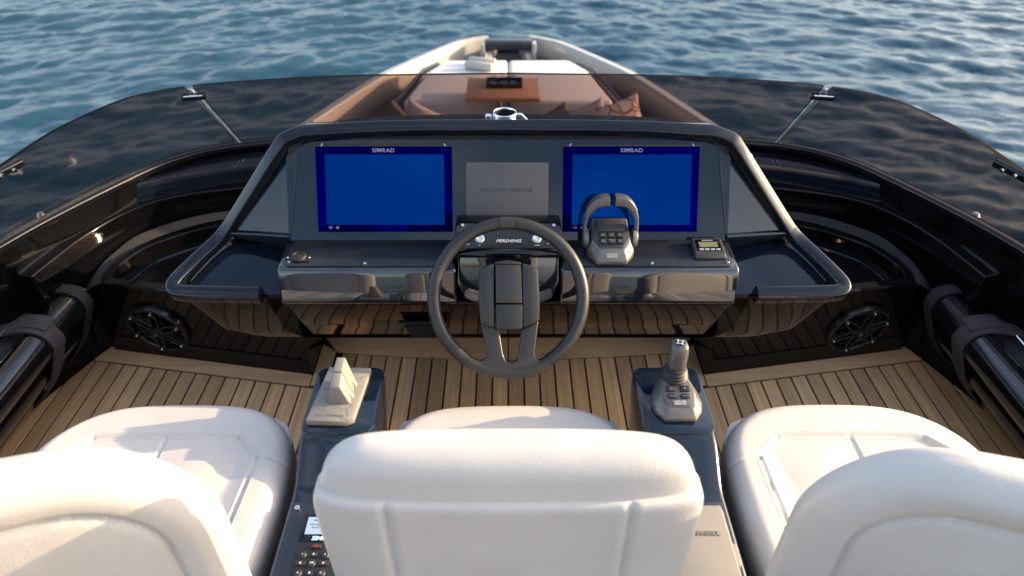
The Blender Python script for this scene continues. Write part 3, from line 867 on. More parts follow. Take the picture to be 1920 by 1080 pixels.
# back of the dash, sloping away towards the windscreen
H('dash_back', b_prism([(1.735, 1.085), (1.78, 1.075), (1.95, 0.98), (2.30, 0.55), (2.30, 0.38), (1.74, 0.38), (1.74, 0.9)], -0.57, 0.57, 'x', bevel=0.02), 'gloss')
for s in (1, -1):
    q = lambda *p: [(s * a, b, c) for a, b, c in p]
    H('dash_cheek', b_loft([q((0.569, 1.717, 1.051), (0.604, 1.703, 1.030), (0.785, 1.642, 0.806), (0.607, 1.593, 0.8255)),
                            q((0.569, 1.747, 1.041), (0.604, 1.733, 1.020), (0.785, 1.672, 0.796), (0.607, 1.623, 0.8155))]), 'gloss_panel', smooth=False)
    H('cheek_roll', b_sweep(q((0.60, 1.590, 0.822), (0.69, 1.614, 0.813), (0.788, 1.640, 0.802)), rrect(0.02, 0.016, 0.006, 3)), 'gloss_panel')
    H('seam_bead', b_sweep([pp(s * 0.568, 0.133, 0.001), pp(s * 0.604, -0.135, 0.001)], rrect(0.0045, 0.004, 0.0015, 2), up=PN), 'gloss_panel')
    # wing tray
    side = [p for p in rim_r if p.z < 0.815]
    n = len(side)
    fl = []
    for p in side:
        fl.append((max(0.615, p.x - 0.020), p.y + (0.012 if p.z < 0.745 else 0.0), 0.700 + max(0.0, p.y - 1.478) * 0.36))
    H('tray_wall', b_loft([[(s * p.x, p.y, p.z - 0.008) for p in side], [(s * a, b, c) for a, b, c in fl]], closed=False), 'gloss')
    zf = lambda y: 0.706 + (y - 1.478) * 0.36
    fp = [(0.60, 1.478), (0.872, 1.478), (0.886, 1.50), (0.870, 1.545), (0.842, 1.59), (0.80, 1.64), (0.60, 1.64)]
    H('tray_floor', b_loft([[(s * a, b, zf(b) - 0.012) for a, b in fp], [(s * a, b, zf(b)) for a, b in fp]]), 'gloss_panel', smooth=False)
    H('tray_back', b_loft([q((0.60, 1.635, 0.755), (0.80, 1.645, 0.760)), q((0.60, 1.60, 0.82), (0.79, 1.648, 0.80))], closed=False), 'gloss')
    # underside of the wing, tucked back down to the cabinet
    low = [(0.61 + (p.x - 0.61) * 0.62, p.y + 0.16, 0.43) for p in side]
    mid = [(p.x - 0.006, p.y + 0.006, min(p.z - 0.02, 0.83)) for p in side]
    mid2 = [(lerp(a[0], b[0], 0.55), lerp(a[1], b[1], 0.40), lerp(a[2], b[2], 0.62)) for a, b in zip(mid, low)]
    H('wing_underside', b_loft([[(s * a, b, c) for a, b, c in l] for l in (mid, mid2, low)], closed=False), 'coaming')
    # shelf box with a glossy face and a carbon top
    prof = [(1.66, 0.812), (1.474, 0.8035), (1.466, 0.801), (1.4595, 0.793), (1.4545, 0.775), (1.4465, 0.745), (1.4400, 0.714), (1.4395, 0.706), (1.442, 0.698), (1.48, 0.69), (1.66, 0.69)]
    bm = b_prism(prof, s * 0.138, s * 0.612, 'x')
    bmesh.ops.recalc_face_normals(bm, faces=bm.faces); bev(bm, 0.009, 3, 60)
    H('shelf_box', bm, 'gloss_face', ang=75)
    bm = b_prism(mir(s, [(0.148, 1.470), (0.585, 1.470), (0.600, 1.485), (0.588, 1.60), (0.575, 1.612), (0.148, 1.612)]), 0.0, 0.003, bevel=0.001)
    bmesh.ops.transform(bm, matrix=Matrix.Translation((0, 1.47, 0.8045)) @ Matrix.Rotation(math.atan2(0.009, 0.19), 4, 'X') @ Matrix.Translation((0, -1.47, 0)), verts=bm.verts)
    shelf = H('carbon_shelf', bm, 'carbon')
    for x, y in ((0.165, 1.60), (0.37, 1.603), (0.570, 1.598), (0.38, 1.480), (0.582, 1.485)):
        H('screw', b_lathe([(0, 0.003), (0.0016, 0.003), (0.002, 0.0055), (0.0045, 0.0055), (0.005, 0.004), (0.005, 0)], 12, mtx=Matrix.Translation((s * x, y, 0.8073 + (y - 1.47) * 0.047))), 'chrome', shelf)
    H('sill_bar', b_box(s * 0.345, 1.606, 0.826, 0.43, 0.012, 0.012, 0.003), 'satin_black')
# lower body under the shelves
bm = b_prism([(1.448, 0.699), (1.50, 0.60), (1.575, 0.478), (1.60, 0.468), (2.10, 0.455), (2.10, 0.70)], -0.607, 0.607, 'x')
bmesh.ops.recalc_face_normals(bm, faces=bm.faces); bev(bm, 0.012, 3, 45)
H('lower_body', bm, 'coaming', ang=50)
H('kick_panel', b_box(0, 2.15, 0.24, 1.50, 0.07, 0.50, 0.004), 'gloss')
vent = H('vent', b_loft([[(-0.305, 1.491, 0.602), (-0.175, 1.491, 0.602), (-0.185, 1.556, 0.496), (-0.29, 1.556, 0.496)],
                         [(-0.305, 1.483, 0.596), (-0.175, 1.483, 0.596), (-0.185, 1.549, 0.491), (-0.29, 1.549, 0.491)]]), 'satin_black', smooth=False)
for k in range(9):
    f = 0.12 + k * 0.095
    y, z = lerp(1.483, 1.549, f) - 0.003, lerp(0.596, 0.491, f) - 0.002
    hw = lerp(0.058, 0.048, f)
    H('slat', b_box(-0.238, y, z, hw * 2, 0.004, 0.006), 'satin_black', vent)
H('vent_trim', b_box(-0.24, 1.480, 0.606, 0.14, 0.008, 0.006, 0.002), 'gloss_panel', vent)

# centre binnacle with the round buttons
bm = b_prism([(1.545, 0.893), (1.472, 0.856), (1.464, 0.848), (1.466, 0.840), (1.50, 0.80), (1.62, 0.80), (1.60, 0.885)], -0.140, 0.140, 'x')
bmesh.ops.recalc_face_normals(bm, faces=bm.faces); bev(bm, 0.005, 2, 40)
bin_ = H('binnacle', bm, 'gloss')
BT = math.atan2(0.037, 0.073)
def bp(x, f, n=0.0):
    return Vector((x, 1.472 + 0.073 * f, 0.856 + 0.037 * f)) + Vector((0, -math.sin(BT), math.cos(BT))) * n
H('binnacle_face', b_loft([[bp(-0.132, 0.06, 0), bp(0.132, 0.06, 0), bp(0.128, 0.97, 0), bp(-0.128, 0.97, 0)], [bp(-0.132, 0.06, 0.002), bp(0.132, 0.06, 0.002), bp(0.128, 0.97, 0.002), bp(-0.128, 0.97, 0.002)]]), 'carbon', bin_)
for s in (1, -1):
    for x, f in ((0.0745, 0.40), (0.072, 0.78)):
        m4 = Matrix.Translation(bp(s * x, f, 0.002)) @ Matrix.Rotation(BT, 4, 'X')
        b_ = H('push_button', b_lathe([(0, 0.0035), (0.0065, 0.0035), (0.0072, 0.0045), (0.0115, 0.004), (0.0125, 0.002), (0.0125, 0)], 24, mtx=m4), 'button_ring', bin_)
    H('binnacle_screw', b_lathe([(0, 0.005), (0.004, 0.005), (0.0045, 0.003), (0.0045, 0)], 10, mtx=Matrix.Translation(bp(s * 0.120, 0.88, 0.002)) @ Matrix.Rotation(BT, 4, 'X')), 'chrome', bin_)
text('lettering', 'PERSHING', 0.0125, tuple(bp(0.0, 0.32, 0.0025)), (BT, 0, 0), 'print_white', bin_, True, bold=0.003, shear=0.35, sx=1.15)
text('lettering', 'BLOWER', 0.0035, tuple(bp(-0.108, 0.20, 0.0025)), (BT, 0, 0), 'print_white', bin_, True)
text('lettering', 'UP', 0.0035, tuple(bp(-0.0745, 0.16, 0.0025)), (BT, 0, 0), 'print_white', bin_, True)
text('lettering', 'ALARMS', 0.0035, tuple(bp(0.0745, 0.16, 0.0025)), (BT, 0, 0), 'print_white', bin_, True)
text('lettering', 'WINDLASS', 0.0035, tuple(bp(0.066, 0.61, 0.0025)), (BT, 0, 0), 'print_white', bin_, True)
text('lettering', 'DOWN', 0.0035, tuple(bp(0.108, 0.22, 0.0025)), (BT, 0, 0), 'print_white', bin_, True)
# glossy bowl behind the wheel
bm = b_prism([(-0.132, 0.845), (0.132, 0.845), (0.136, 0.76), (0.118, 0.715), (0.09, 0.704), (-0.09, 0.704), (-0.118, 0.715), (-0.136, 0.76)], 1.478, 1.60, 'y')
for v in bm.verts:
    v.co.y -= (0.845 - v.co.z) * 0.26 if v.co.y < 1.5 else 0
bmesh.ops.recalc_face_normals(bm, faces=bm.faces); bev(bm, 0.006, 2, 50)
H('column_bowl', bm, 'gloss_face')
H('ledge', b_box(0, 1.598, 0.868, 0.26, 0.03, 0.022, 0.005), 'matte_black')

# ------------------------------------------------------------------ two chart displays and the cover between them
def display(x, side):
    d = thing('chart_display', f'blue chart display, the {side} of the two screens on the dash', 'display', tuple(pp(x, 0.0, 0.0)), PROT, 'chart displays on the dash')
    finish('bezel', b_box(0, 0, 0.003, 0.370, 0.231, 0.010, 0.0015), 'bezel_blue', d)
    finish('screen', b_box(0.002, -0.001, 0.0082, 0.3235, 0.190, 0.0012), 'screen_blue', d)
    finish('top_gasket', b_box(0, 0.1185, 0.002, 0.374, 0.006, 0.012, 0.001), 'satin_black', d)
    for k in (-1, 1):
        finish('clip', b_box(k * 0.166, 0.1195, 0.0095, 0.0022, 0.009, 0.002, mtx=Matrix.Rotation(R(k * 38), 4, 'Z')), 'print_white', d)
    text('lettering', 'SIMRAD', 0.0150, (0, 0.1045, 0.0082), None, 'print_grey', d, bold=0.004, sx=1.10, space=1.08)
    for k, xx in enumerate((-0.1500, -0.1315)):
        bm = b_tube([(xx + 0.0036 * math.cos(a), -0.1035 + 0.0036 * math.sin(a), 0.0085) for a in [2 * math.pi * j / 20 for j in range(20)]], 0.0005, 6, True)
        b_box(xx, -0.1035, 0.0085, 0.006, 0.0010, 0.001, bm=bm)
        if k: b_box(xx, -0.1052, 0.0085, 0.001, 0.0035, 0.001, bm=bm)
        else:
            b_box(xx - 0.0055, -0.1035, 0.0085, 0.003, 0.001, 0.001, bm=bm); b_box(xx + 0.0055, -0.1035, 0.0085, 0.003, 0.001, 0.001, bm=bm)
        finish('icon', bm, 'print_grey', d)
display(-0.338, 'left'); display(0.334, 'right')
cv = thing('screen_cover', 'flat grey protective cover between the two blue displays', 'cover', tuple(pp(-0.003, 0, 0)), PROT)
finish('plate', b_prism([(a, b - 0.017) for a, b in rrect(0.224, 0.180, 0.005, 3)], 0.0, 0.012, bevel=0.0015), 'cover_grey', cv)
text('lettering', 'VOLVO PENTA', 0.0150, (0, -0.002, 0.0122), None, 'print_dark', cv, bold=0.012, sx=1.28, space=1.12, depth=0.0004)

# ------------------------------------------------------------------ steering wheel
wh = thing('steering_wheel', 'dark grey three-part steering wheel with carbon hub and lower spokes', 'steering wheel', (0, 1.36, 0.787), (R(52.0), 0, 0))
def wp(px, py): return ((px / 3.2725 + 760 - 953) / 742.0, (558 - (py / 3.2725 + 390)) / 742.0)
RC = 0.1885
def arc(a0, a1, n, r=RC, z=0.0): return [(r * math.cos(R(lerp(a0, a1, k / n))), r * math.sin(R(lerp(a0, a1, k / n))), z) for k in range(n + 1)]
for a0, a1 in ((96.3, 236.0), (-56.0, 83.7)):
    finish('grip', b_sweep(arc(a0, a1, 44), circ(0.0166, 20), up=Vector((0, 0, 1))), 'wheel_leather', wh)
finish('top_insert', b_sweep(arc(84.1, 95.9, 8), circ(0.0171, 20), up=Vector((0, 0, 1))), 'carbon_wheel', wh)
U = [(462, 700), (478, 780), (500, 865), (500, 905), (478, 932), (440, 930), (402, 908), (408, 985)]
ub = [(450, 1012), (520, 1037), (640, 1049), (760, 1037), (835, 1012)]
u2 = [(890, 975), (890, 897), (850, 930), (812, 932), (795, 905), (797, 865), (808, 780), (818, 690)]
slot = [(712, 738), (692, 900), (680, 930), (662, 941), (634, 941), (616, 930), (602, 900), (575, 738)]
bm = b_prism([wp(*p) for p in U + ub + u2 + slot], -0.010, 0.012)
bmesh.ops.recalc_face_normals(bm, faces=bm.faces); bev(bm, 0.005, 3, 50)
finish('lower_spokes', bm, 'carbon_wheel', wh)
finish('bottom_insert', b_sweep(arc(236.4, 303.6, 24, r=0.189), circ(0.0155, 16), up=Vector((0, 0, 1))), 'carbon_wheel', wh)
for a_ in (84.0, 96.1, 236.2, 303.8):
    finish('grip_joint', b_sweep(arc(a_ - 0.35, a_ + 0.35, 2), circ(0.0174 if a_ < 100 else 0.0170, 20), up=Vector((0, 0, 1))), 'matte_black', wh)
def hub_piece(name, pts, z0, z1, mat, bw=0.004):
    bm = b_prism([wp(*p) for p in pts], z0, z1)
    bmesh.ops.recalc_face_normals(bm, faces=bm.faces); bev(bm, bw, 2, 50)
    return finish(name, bm, mat, wh)
hub_piece('hub_side', [(455, 385), (480, 365), (547, 338), (550, 738), (462, 706), (450, 560)], -0.02, 0.030, 'wheel_hub', 0.007)
hub_piece('hub_side', [(812, 380), (785, 360), (712, 338), (720, 736), (820, 692), (822, 560)], -0.02, 0.030, 'wheel_hub', 0.007)
hub_piece('hub_top', [(549, 335), (620, 322), (710, 335), (710, 350), (551, 350)], -0.02, 0.026, 'wheel_hub', 0.002)
pad = hub_piece('horn_pad', [(554, 352), (707, 352), (716, 583), (557, 583)], -0.02, 0.033, 'carbon_wheel', 0.0025)
hub_piece('hub_base', [(556, 590), (718, 590), (718, 737), (640, 741), (560, 739)], -0.02, 0.031, 'wheel_hub', 0.003)
lx, ly = wp(634, 505)
text('lettering', 'PERSHING', 0.0078, (lx, ly, 0.0331), None, 'print_dark', pad, bold=0.006, shear=0.3, sx=1.15, depth=0.0003)
finish('column', b_lathe([(0.040, 0.01), (0.046, 0.0), (0.046, -0.02), (0.042, -0.024), (0.052, -0.03), (0.052, -0.06), (0.060, -0.065), (0.066, -0.14)], 36, mtx=Matrix.Translation((0, 0.016, 0))), 'satin_black', wh)

# ------------------------------------------------------------------ throttle control
th = thing('throttle_control', 'twin-lever grey throttle control with six buttons on the right shelf', 'throttle', (0.272, 1.535, 0.8105))
def ring6(w, yb, yf, c, z):   # chamfered outline, corners at the aft end
    return [(-w * 0.93, yb, z[0]), (w * 0.93, yb, z[0]), (w, -0.028, z[1]), (c, yf, z[2]), (-c, yf, z[2]), (-w, -0.028, z[1])]
bm = b_loft([ring6(0.063, 0.048, -0.066, 0.040, (0, 0, 0)), ring6(0.063, 0.048, -0.066, 0.040, (0.016, 0.014, 0.012)), ring6(0.062, 0.047, -0.062, 0.038, (0.03, 0.024, 0.02)), ring6(0.050, 0.040, -0.048, 0.030, (0.080, 0.048, 0.036))])
bmesh.ops.recalc_face_normals(bm, faces=bm.faces); bev(bm, 0.003, 2, 25)
finish('housing', bm, 'silver', th)
# dark sloping top plate
pl = [(-0.043, 0.034, 0.0795), (0.043, 0.034, 0.0795), (0.050, -0.020, 0.0555), (0.030, -0.044, 0.0415), (-0.030, -0.044, 0.0415), (-0.050, -0.020, 0.0555)]
bm = b_loft([[(a * 1.04, b * 1.03, c - 0.022) for a, b, c in pl], pl])
bmesh.ops.recalc_face_normals(bm, faces=bm.faces); bev(bm, 0.002, 2, 25)
plate = finish('top_plate', bm, 'lever_dark', th)
bm = b_prism([(0.044, 0.077), (0.034, 0.083), (-0.002, 0.068), (-0.002, 0.060), (0.044, 0.05)], -0.036, 0.036, 'x', bevel=0.002)
finish('raised_hood', bm, 'lever_dark', plate)
sl = math.atan2(0.024, 0.054)
for r_ in range(2):
    for c_ in range(3):
        x = (c_ - 1) * 0.0225; y = -0.0125 - r_ * 0.0185
        z = 0.0795 + (y - 0.034) * (0.024 / 0.054) * 1.02 + (0.0015 if r_ else 0)
        key = finish('button', b_box(0, 0, 0, 0.0195, 0.0160, 0.005, 0.001), 'satin_black', plate, loc=(x, y, z + 0.001), rot=(sl, 0, 0))
        t1, t2 = [('DRIVE', 'MODE'), ('POWER', 'TRIM'), ('EASY', 'STEER'), ('LOW', 'SPEED'), ('THROTTLE', 'SYNC'), ('SINGLE', 'LEVER')][r_ * 3 + c_]
        text('lettering', t1, 0.0034, (0, 0.002, 0.0026), None, 'print_grey', key, depth=0.0002)
        key2 = text('lettering', t2, 0.0034, (0, -0.002, 0.0026), None, 'print_grey', key, depth=0.0002)
text('lettering', 'VOLVO', 0.0068, (0, -0.0585, 0.0285), (R(48), 0, 0), 'print_white', th, bold=0.012, sx=1.3, depth=0.0004)
text('lettering', 'PENTA', 0.0068, (0, -0.0625, 0.0240), (R(48), 0, 0), 'print_white', th, bold=0.012, sx=1.3, depth=0.0004)
for s in (1, -1):
    m4 = Matrix.Translation((s * 0.063, 0.004, 0.040)) @ Matrix.Rotation(R(90 * s), 4, 'Y')
    lv = finish('lever', b_lathe([(0.026, -0.004), (0.026, 0.004), (0.023, 0.009), (0.012, 0.011), (0, 0.0112)], 28, mtx=m4), 'silver', th)
    P = [(0.0675, 0.004, 0.040), (0.0690, 0.010, 0.068), (0.0660, 0.015, 0.096), (0.0570, 0.020, 0.118), (0.0440, 0.024, 0.134), (0.030, 0.027, 0.141), (0.0075, 0.028, 0.1425)]
    ps = smooth_path(mir(s, P), 5)
    wds = [lerp(0.014, 0.029, min(1, max(0, (i / len(ps) - 0.25) / 0.5))) for i in range(len(ps))]
    cut = int(len(ps) * 0.48)
    up = Vector((0, -1, 0.2))
    finish('lever_arm', b_sweep(ps[:cut + 1], lambda i: rrect(wds[i] * 0.75, wds[i] * 1.3, 0.0045, 3), up=up), 'lever', lv)
    finish('lever_grip', b_sweep(ps[cut:], lambda i: rrect(wds[min(cut + i, len(ps) - 1)] * 0.92, wds[min(cut + i, len(ps) - 1)] * 1.35, 0.006, 4), up=up), 'lever', lv)

# ------------------------------------------------------------------ small engine gauge and power socket on the shelves
gg = thing('engine_gauge', 'small square engine gauge with olive screen at the end of the right shelf', 'gauge', (0.540, 1.534, 0.811), (R(8), 0, 0))
finish('case', b_loft([[(a, b, 0) for a, b in rrect(0.084, 0.076, 0.004, 2)], [(a, b, 0.010) for a, b in rrect(0.084, 0.076, 0.004, 2)], [(a, b + 0.002, 0.016) for a, b in rrect(0.076, 0.064, 0.003, 2)]]), 'lever_dark', gg, ang=25)
finish('glass', b_box(0, 0.006, 0.0163, 0.066, 0.046, 0.0012), 'gloss', gg)
finish('lcd', b_box(0, 0.008, 0.0171, 0.050, 0.020, 0.0008), 'lcd', gg)
for k in range(4):
    finish('key', b_box(-0.0225 + 0.015 * k, -0.012, 0.0173, 0.012, 0.0065, 0.002, 0.0006), 'print_grey', gg)
text('lettering', 'VOLVO PENTA', 0.0045, (0, 0.0245, 0.0170), None, 'print_white', gg, bold=0.01, depth=0.0002)
sk = thing('power_socket', 'round black power socket on the left carbon shelf', 'socket', (-0.560, 1.503, 0.8085))
finish('base_plate', b_prism(rrect(0.068, 0.034, 0.006, 3), 0, 0.004, bevel=0.001), 'satin_black', sk)
finish('cap', b_lathe([(0, 0.011), (0.009, 0.011), (0.010, 0.009), (0.013, 0.009), (0.014, 0.012), (0.0195, 0.011), (0.021, 0.007), (0.021, 0.003)], 32), 'rubber', sk)
for k in (-1, 1): finish('screw', b_lathe([(0, 0.0065), (0.003, 0.006), (0.004, 0.004)], 12, mtx=Matrix.Translation((k * 0.028, 0, 0))), 'chrome', sk)

# ------------------------------------------------------------------ chrome holder behind the dash
ch = thing('chrome_holder', 'chrome ring holder with clamp knob standing behind the dash rim', 'holder', (-0.010, 1.86, 0.985))
finish('ring', b_lathe([(0.035, 0.0), (0.035, 0.083), (0.0335, 0.086), (0.031, 0.086), (0.0295, 0.083), (0.0295, 0.01), (0, 0.01)], 40), 'chrome', ch)
finish('bore', b_lathe([(0.0292, 0.082), (0.0288, 0.012), (0, 0.011)], 32), 'matte_black', ch)
finish('knob', b_lathe([(0.009, 0.02), (0.009, 0.055), (0.007, 0.055), (0.009, 0.057), (0.010, 0.075), (0.009, 0.078), (0, 0.0785)], 20, mtx=Matrix.Translation((-0.047, -0.004, 0))), 'chrome', ch)
finish('fin', b_prism([(0.033, 0.02), (0.080, 0.02), (0.080, 0.05), (0.050, 0.080), (0.033, 0.081)], -0.009, 0.006, 'y', bevel=0.0015), 'chrome', ch)

# ------------------------------------------------------------------ helm seats
def smoothstep(a, b, x):
    t = np.clip((x - a) / (b - a), 0, 1)
    return t * t * (3 - 2 * t)
def seg_dist(u, v, a, b):
    ax, ay = a; bx, by = b
    dx, dy = bx - ax, by - ay
    t = np.clip(((u - ax) * dx + (v - ay) * dy) / (dx * dx + dy * dy), 0, 1)
    return np.hypot(u - ax - t * dx, v - ay - t * dy)

SEAMS = [((-0.58, 0.60), (0.58, 0.60)), ((0.58, 0.60), (0.76, 0.40)), ((-0.58, 0.60), (-0.76, 0.40)), ((0.76, 0.40), (0.70, -1)), ((-0.76, 0.40), (-0.70, -1)),
         ((0.76, 0.40), (1.0, 0.38)), ((-0.76, 0.40), (-1.0, 0.38))]
def cushion(parent, cx, y0, y1, wd, zt, zb, k=0.50, kin=None):
    N = 150
    u, v = np.meshgrid(np.linspace(-1, 1, N), np.linspace(-1, 1, N), indexing='ij')
    kk = np.where(v > 0, k, k * 0.4)
    yc, hy, hw = (y0 + y1) / 2, (y1 - y0) / 2, wd / 2
    def mapxy(u, v):
        kf = k if kin is None else np.where(u * cx > 0, k, kin)
        kk = np.where(v > 0, kf, kf * 0.4)
        ed = np.maximum(np.abs(u), np.abs(v))
        return cx + hw * u * np.sqrt(1 - kk * np.abs(np.clip(v, -1, 1)) ** 3 / 2), yc + hy * v * np.sqrt(1 - kk * np.abs(u) ** 3 / 2)
    def height(u, v):
        m = (np.abs(u) ** 7 + np.abs(v) ** 7) ** (1 / 7.0)
        m = np.minimum(m / np.where((np.abs(u) > 0.8) & (np.abs(v) > 0.8), 1.0, 1.0), 1.0)
        s_ = np.clip((m - 0.86) / 0.14, 0, 1)
        z = zt - 0.040 * (1 - np.sqrt(np.maximum(0, 1 - s_ ** 2)))
        C_ = 0.76 + (v - 0.40) * (0.06 / 1.4)          # side seam position
        D_ = 0.64 + (v - 0.60) * (0.17 / 1.6)          # foot of the sloping facet
        front = np.minimum(0.60 - v, (0.76 - np.abs(u)) * 1.1 + 0.40 - v + 0.0)
        infront = smoothstep(-0.02, 0.03, front)
        ins = smoothstep(0.0, 1.0, np.clip((C_ - np.abs(u)) / np.maximum(0.02, C_ - D_), 0, 1))
        z = z - infront * (0.002 * (np.abs(u) < C_) + 0.008 * ins)
        # the inner pads swell
        pad_ = np.clip((D_ - np.abs(u)) / D_, 0, 1)
        z = z + infront * 0.006 * np.sin(np.pi * np.clip(np.abs(u) / np.maximum(D_, 0.01), 0, 1)) * smoothstep(0.0, 0.5, front + 0.1) * (np.abs(u) < D_)
        for a, b in SEAMS:
            z = z - 0.0042 * np.exp(-(seg_dist(u, v, a, b) / 0.011) ** 2)
        z = z - 0.0035 * np.exp(-(u / 0.014) ** 2) * infront
        z = z + 0.004 * np.sin(3.1 * u + 1.0 + cx * 5) * np.sin(2.3 * v + cx * 3) * 0.5
        return z
    x, y = mapxy(u, v)
    z = height(u, v)
    co = np.stack([x, y, z], -1).reshape(-1, 3).tolist()
    i = np.arange(N * N).reshape(N, N)
    fa = np.stack([i[:-1, :-1], i[1:, :-1], i[1:, 1:], i[:-1, 1:]], -1).reshape(-1, 4).tolist()
    bd = list(i[:, 0]) + list(i[-1, 1:]) + list(i[-2::-1, -1]) + list(i[0, -2:0:-1])
    prev = bd
    for f, zz in ((0.999, zt - 0.050), (1.0, zt - 0.07), (0.992, zb + 0.01), (0.97, zb)):
        cur = []
        for b in bd:
            p = co[b]
            cur.append(len(co))
            co.append([cx + (p[0] - cx) * f, yc + (p[1] - yc) * f, zz])
        n = len(bd)
        for a in range(n):
            c = (a + 1) % n
            fa.append([prev[a], cur[a], cur[c], prev[c]])
        prev = cur
    fa.append(prev[::-1])
    me = bpy.data.meshes.new('seat_cushion')
    me.from_pydata(co, [], fa)
    me.polygons.foreach_set('use_smooth', [True] * len(fa))
    me.materials.append(M['vinyl'])
    me.update()
    bm = bmesh.new(); bm.from_mesh(me); bmesh.ops.recalc_face_normals(bm, faces=bm.faces); bm.to_mesh(me); bm.free()
    o = link('seat_cushion', me, parent, world=True)
    # double rows of stitches along the seams
    co, fa = [], []
    for (a, b) in SEAMS[:5] + [((0, 0.58), (0, -0.9))]:
        ln = math.hypot((b[0] - a[0]) * hw, (b[1] - a[1]) * hy)
        n = int(ln / 0.0085)
        d = np.array([(b[0] - a[0]), (b[1] - a[1])]) / n
        nrm = np.array([-d[1], d[0]]); nrm = nrm / np.hypot(*nrm)
        for side in (-1, 1):
            for j in range(n):
                p = np.array(a) + d * (j + 0.2) + nrm * side * 0.028
                q = p + d * 0.6
                (x0, y0_), (x1, y1_) = [tuple(float(c) for c in mapxy(np.array(w_[0]), np.array(w_[1]))) for w_ in (p, q)]
                z0 = float(height(np.array(p[0]), np.array(p[1]))); z1 = float(height(np.array(q[0]), np.array(q[1])))
                t = Vector((x1 - x0, y1_ - y0_, 0)).normalized(); w2 = Vector((-t.y, t.x, 0)) * 0.0007
                kx = len(co)
                for (xx, yy, zz) in ((x0, y0_, z0), (x1, y1_, z1)):
                    co += [(xx - w2.x, yy - w2.y, zz + 0.0002), (xx + w2.x, yy + w2.y, zz + 0.0002), (xx, yy, zz + 0.0011)]
                fa += [(kx, kx + 3, kx + 5, kx + 2), (kx + 1, kx + 2, kx + 5, kx + 4), (kx, kx + 2, kx + 1), (kx + 3, kx + 4, kx + 5)]
    me = bpy.data.meshes.new('stitching'); me.from_pydata(co, [], fa); me.materials.append(M['stitch'])
    link('stitching', me, o, world=True, kind='stuff')
    return o

def shell(name, parent, cx, zs, a_of, t_of, y_of, disp=None, n=220, expo=4.0, ang=60, yaw=0.0):
    """upright cushion: stacked rounded sections; disp(x, z, rear) pushes the faces in or out"""
    loops = []
    for z in zs:
        a, t, yc = a_of(z), t_of(z), y_of(z)
        l = []
        for k in range(n):
            th_ = 2 * math.pi * k / n
            c, s_ = math.cos(th_), math.sin(th_)
            x = a * math.copysign(abs(c) ** (2 / expo), c); y = t * math.copysign(abs(s_) ** (2 / expo), s_)
            if disp:
                y += disp(x, z, s_ < 0) * (1 if s_ > 0 else -1) * min(1.0, abs(s_) * 1.6) * min(1.0, t / 0.03)
            l.append((cx + x * math.cos(yaw) - y * math.sin(yaw), yc + x * math.sin(yaw) + y * math.cos(yaw), z))
        loops.append(l)
    return finish(name, b_loft(loops), 'vinyl', parent, world=True, ang=ang)

def dome(z, z0, z1, r0, r1):
    """1 in the middle of [z0, z1], rounding to 0 at the ends over r0 / r1"""
    f = 1.0
    if z < z0 + r0: f = math.sqrt(max(0.0, 1 - ((z0 + r0 - z) / r0) ** 2))
    if z > z1 - r1: f = min(f, math.sqrt(max(0.0, 1 - ((z - z1 + r1) / r1) ** 2)))
    return f
def levels(z0, z1, n):     # denser near the ends
    return [lerp(z0, z1, 0.5 - 0.5 * math.cos(math.pi * (k + 0.02) / (n + 0.04))) for k in range(n + 1)]
def gauss(x, w): return math.exp(-(x / w) ** 2)

def seat_base(parent, cx, y0, y1, wd):
    finish('base', b_prism(rrect(wd * 0.86, (y1 - y0) * 0.88, 0.05, 4), 0.0, 0.50 - 0.08, bevel=0.01), 'satin_black', parent, world=True, loc=(cx, (y0 + y1) / 2, 0.004))

# middle seat
st = thing('helm_chair', 'white helm chair in the middle, its back nearest the camera', 'chair', (0, 0.9, 0), group='white helm chairs')
seat_base(st, 0, 0.66, 1.2, 0.58)
cushion(st, 0.0, 0.62, 1.225, 0.625, 0.56, 0.42)
ZC, ZT, YB = 0.972, 1.055, 0.662
def dl(x, z, rear):
    d = -0.007 * gauss(abs(x) - 0.185, 0.006)
    d += 0.006 * (1 - (x / 0.29) ** 2)
    if abs(x) < 0.185: d -= 0.003 * (1 - gauss(abs(x) - 0.185, 0.02))
    return d
def bulge(z): return 0.303 - 0.010 * ((z - 0.90) / 0.3) ** 2
low = shell('backrest', st, 0.0, levels(0.47, ZC + 0.004, 44), lambda z: (bulge(z)) * (0.965 + 0.035 * dome(z, 0.47, ZC + 0.004, 0.05, 0.04)) , lambda z: 0.045 * (0.80 + 0.20 * dome(z, 0.47, ZC + 0.004, 0.04, 0.016)), lambda z: YB - 0.004, dl, expo=4.5)
def dr(x, z, rear): return 0.003 * (1 - (x / 0.27) ** 2)
def a_roll(z):
    r = 0.088
    return 0.290 - r + r * (math.sqrt(max(0, 1 - max(0, (z - (ZT - r)) / r) ** 2))) - (0.006 * (1 - dome(z, ZC - 0.008, ZT + 0.1, 0.03, 0.02)))
shell('head_roll', st, 0.0, levels(ZC - 0.008, ZT, 34), a_roll, lambda z: 0.041 * min(1.0, 0.88 + 0.12 * dome(z, ZC - 0.008, ZT + 0.2, 0.022, 0.05)) * (0.12 + 0.88 * dome(z, ZC - 1.0, ZT, 0.02, 0.042)) if z < ZT - 1e-4 else 0.006, lambda z: YB + 0.002 + (z - ZC) * 0.12, dr, expo=3.6)

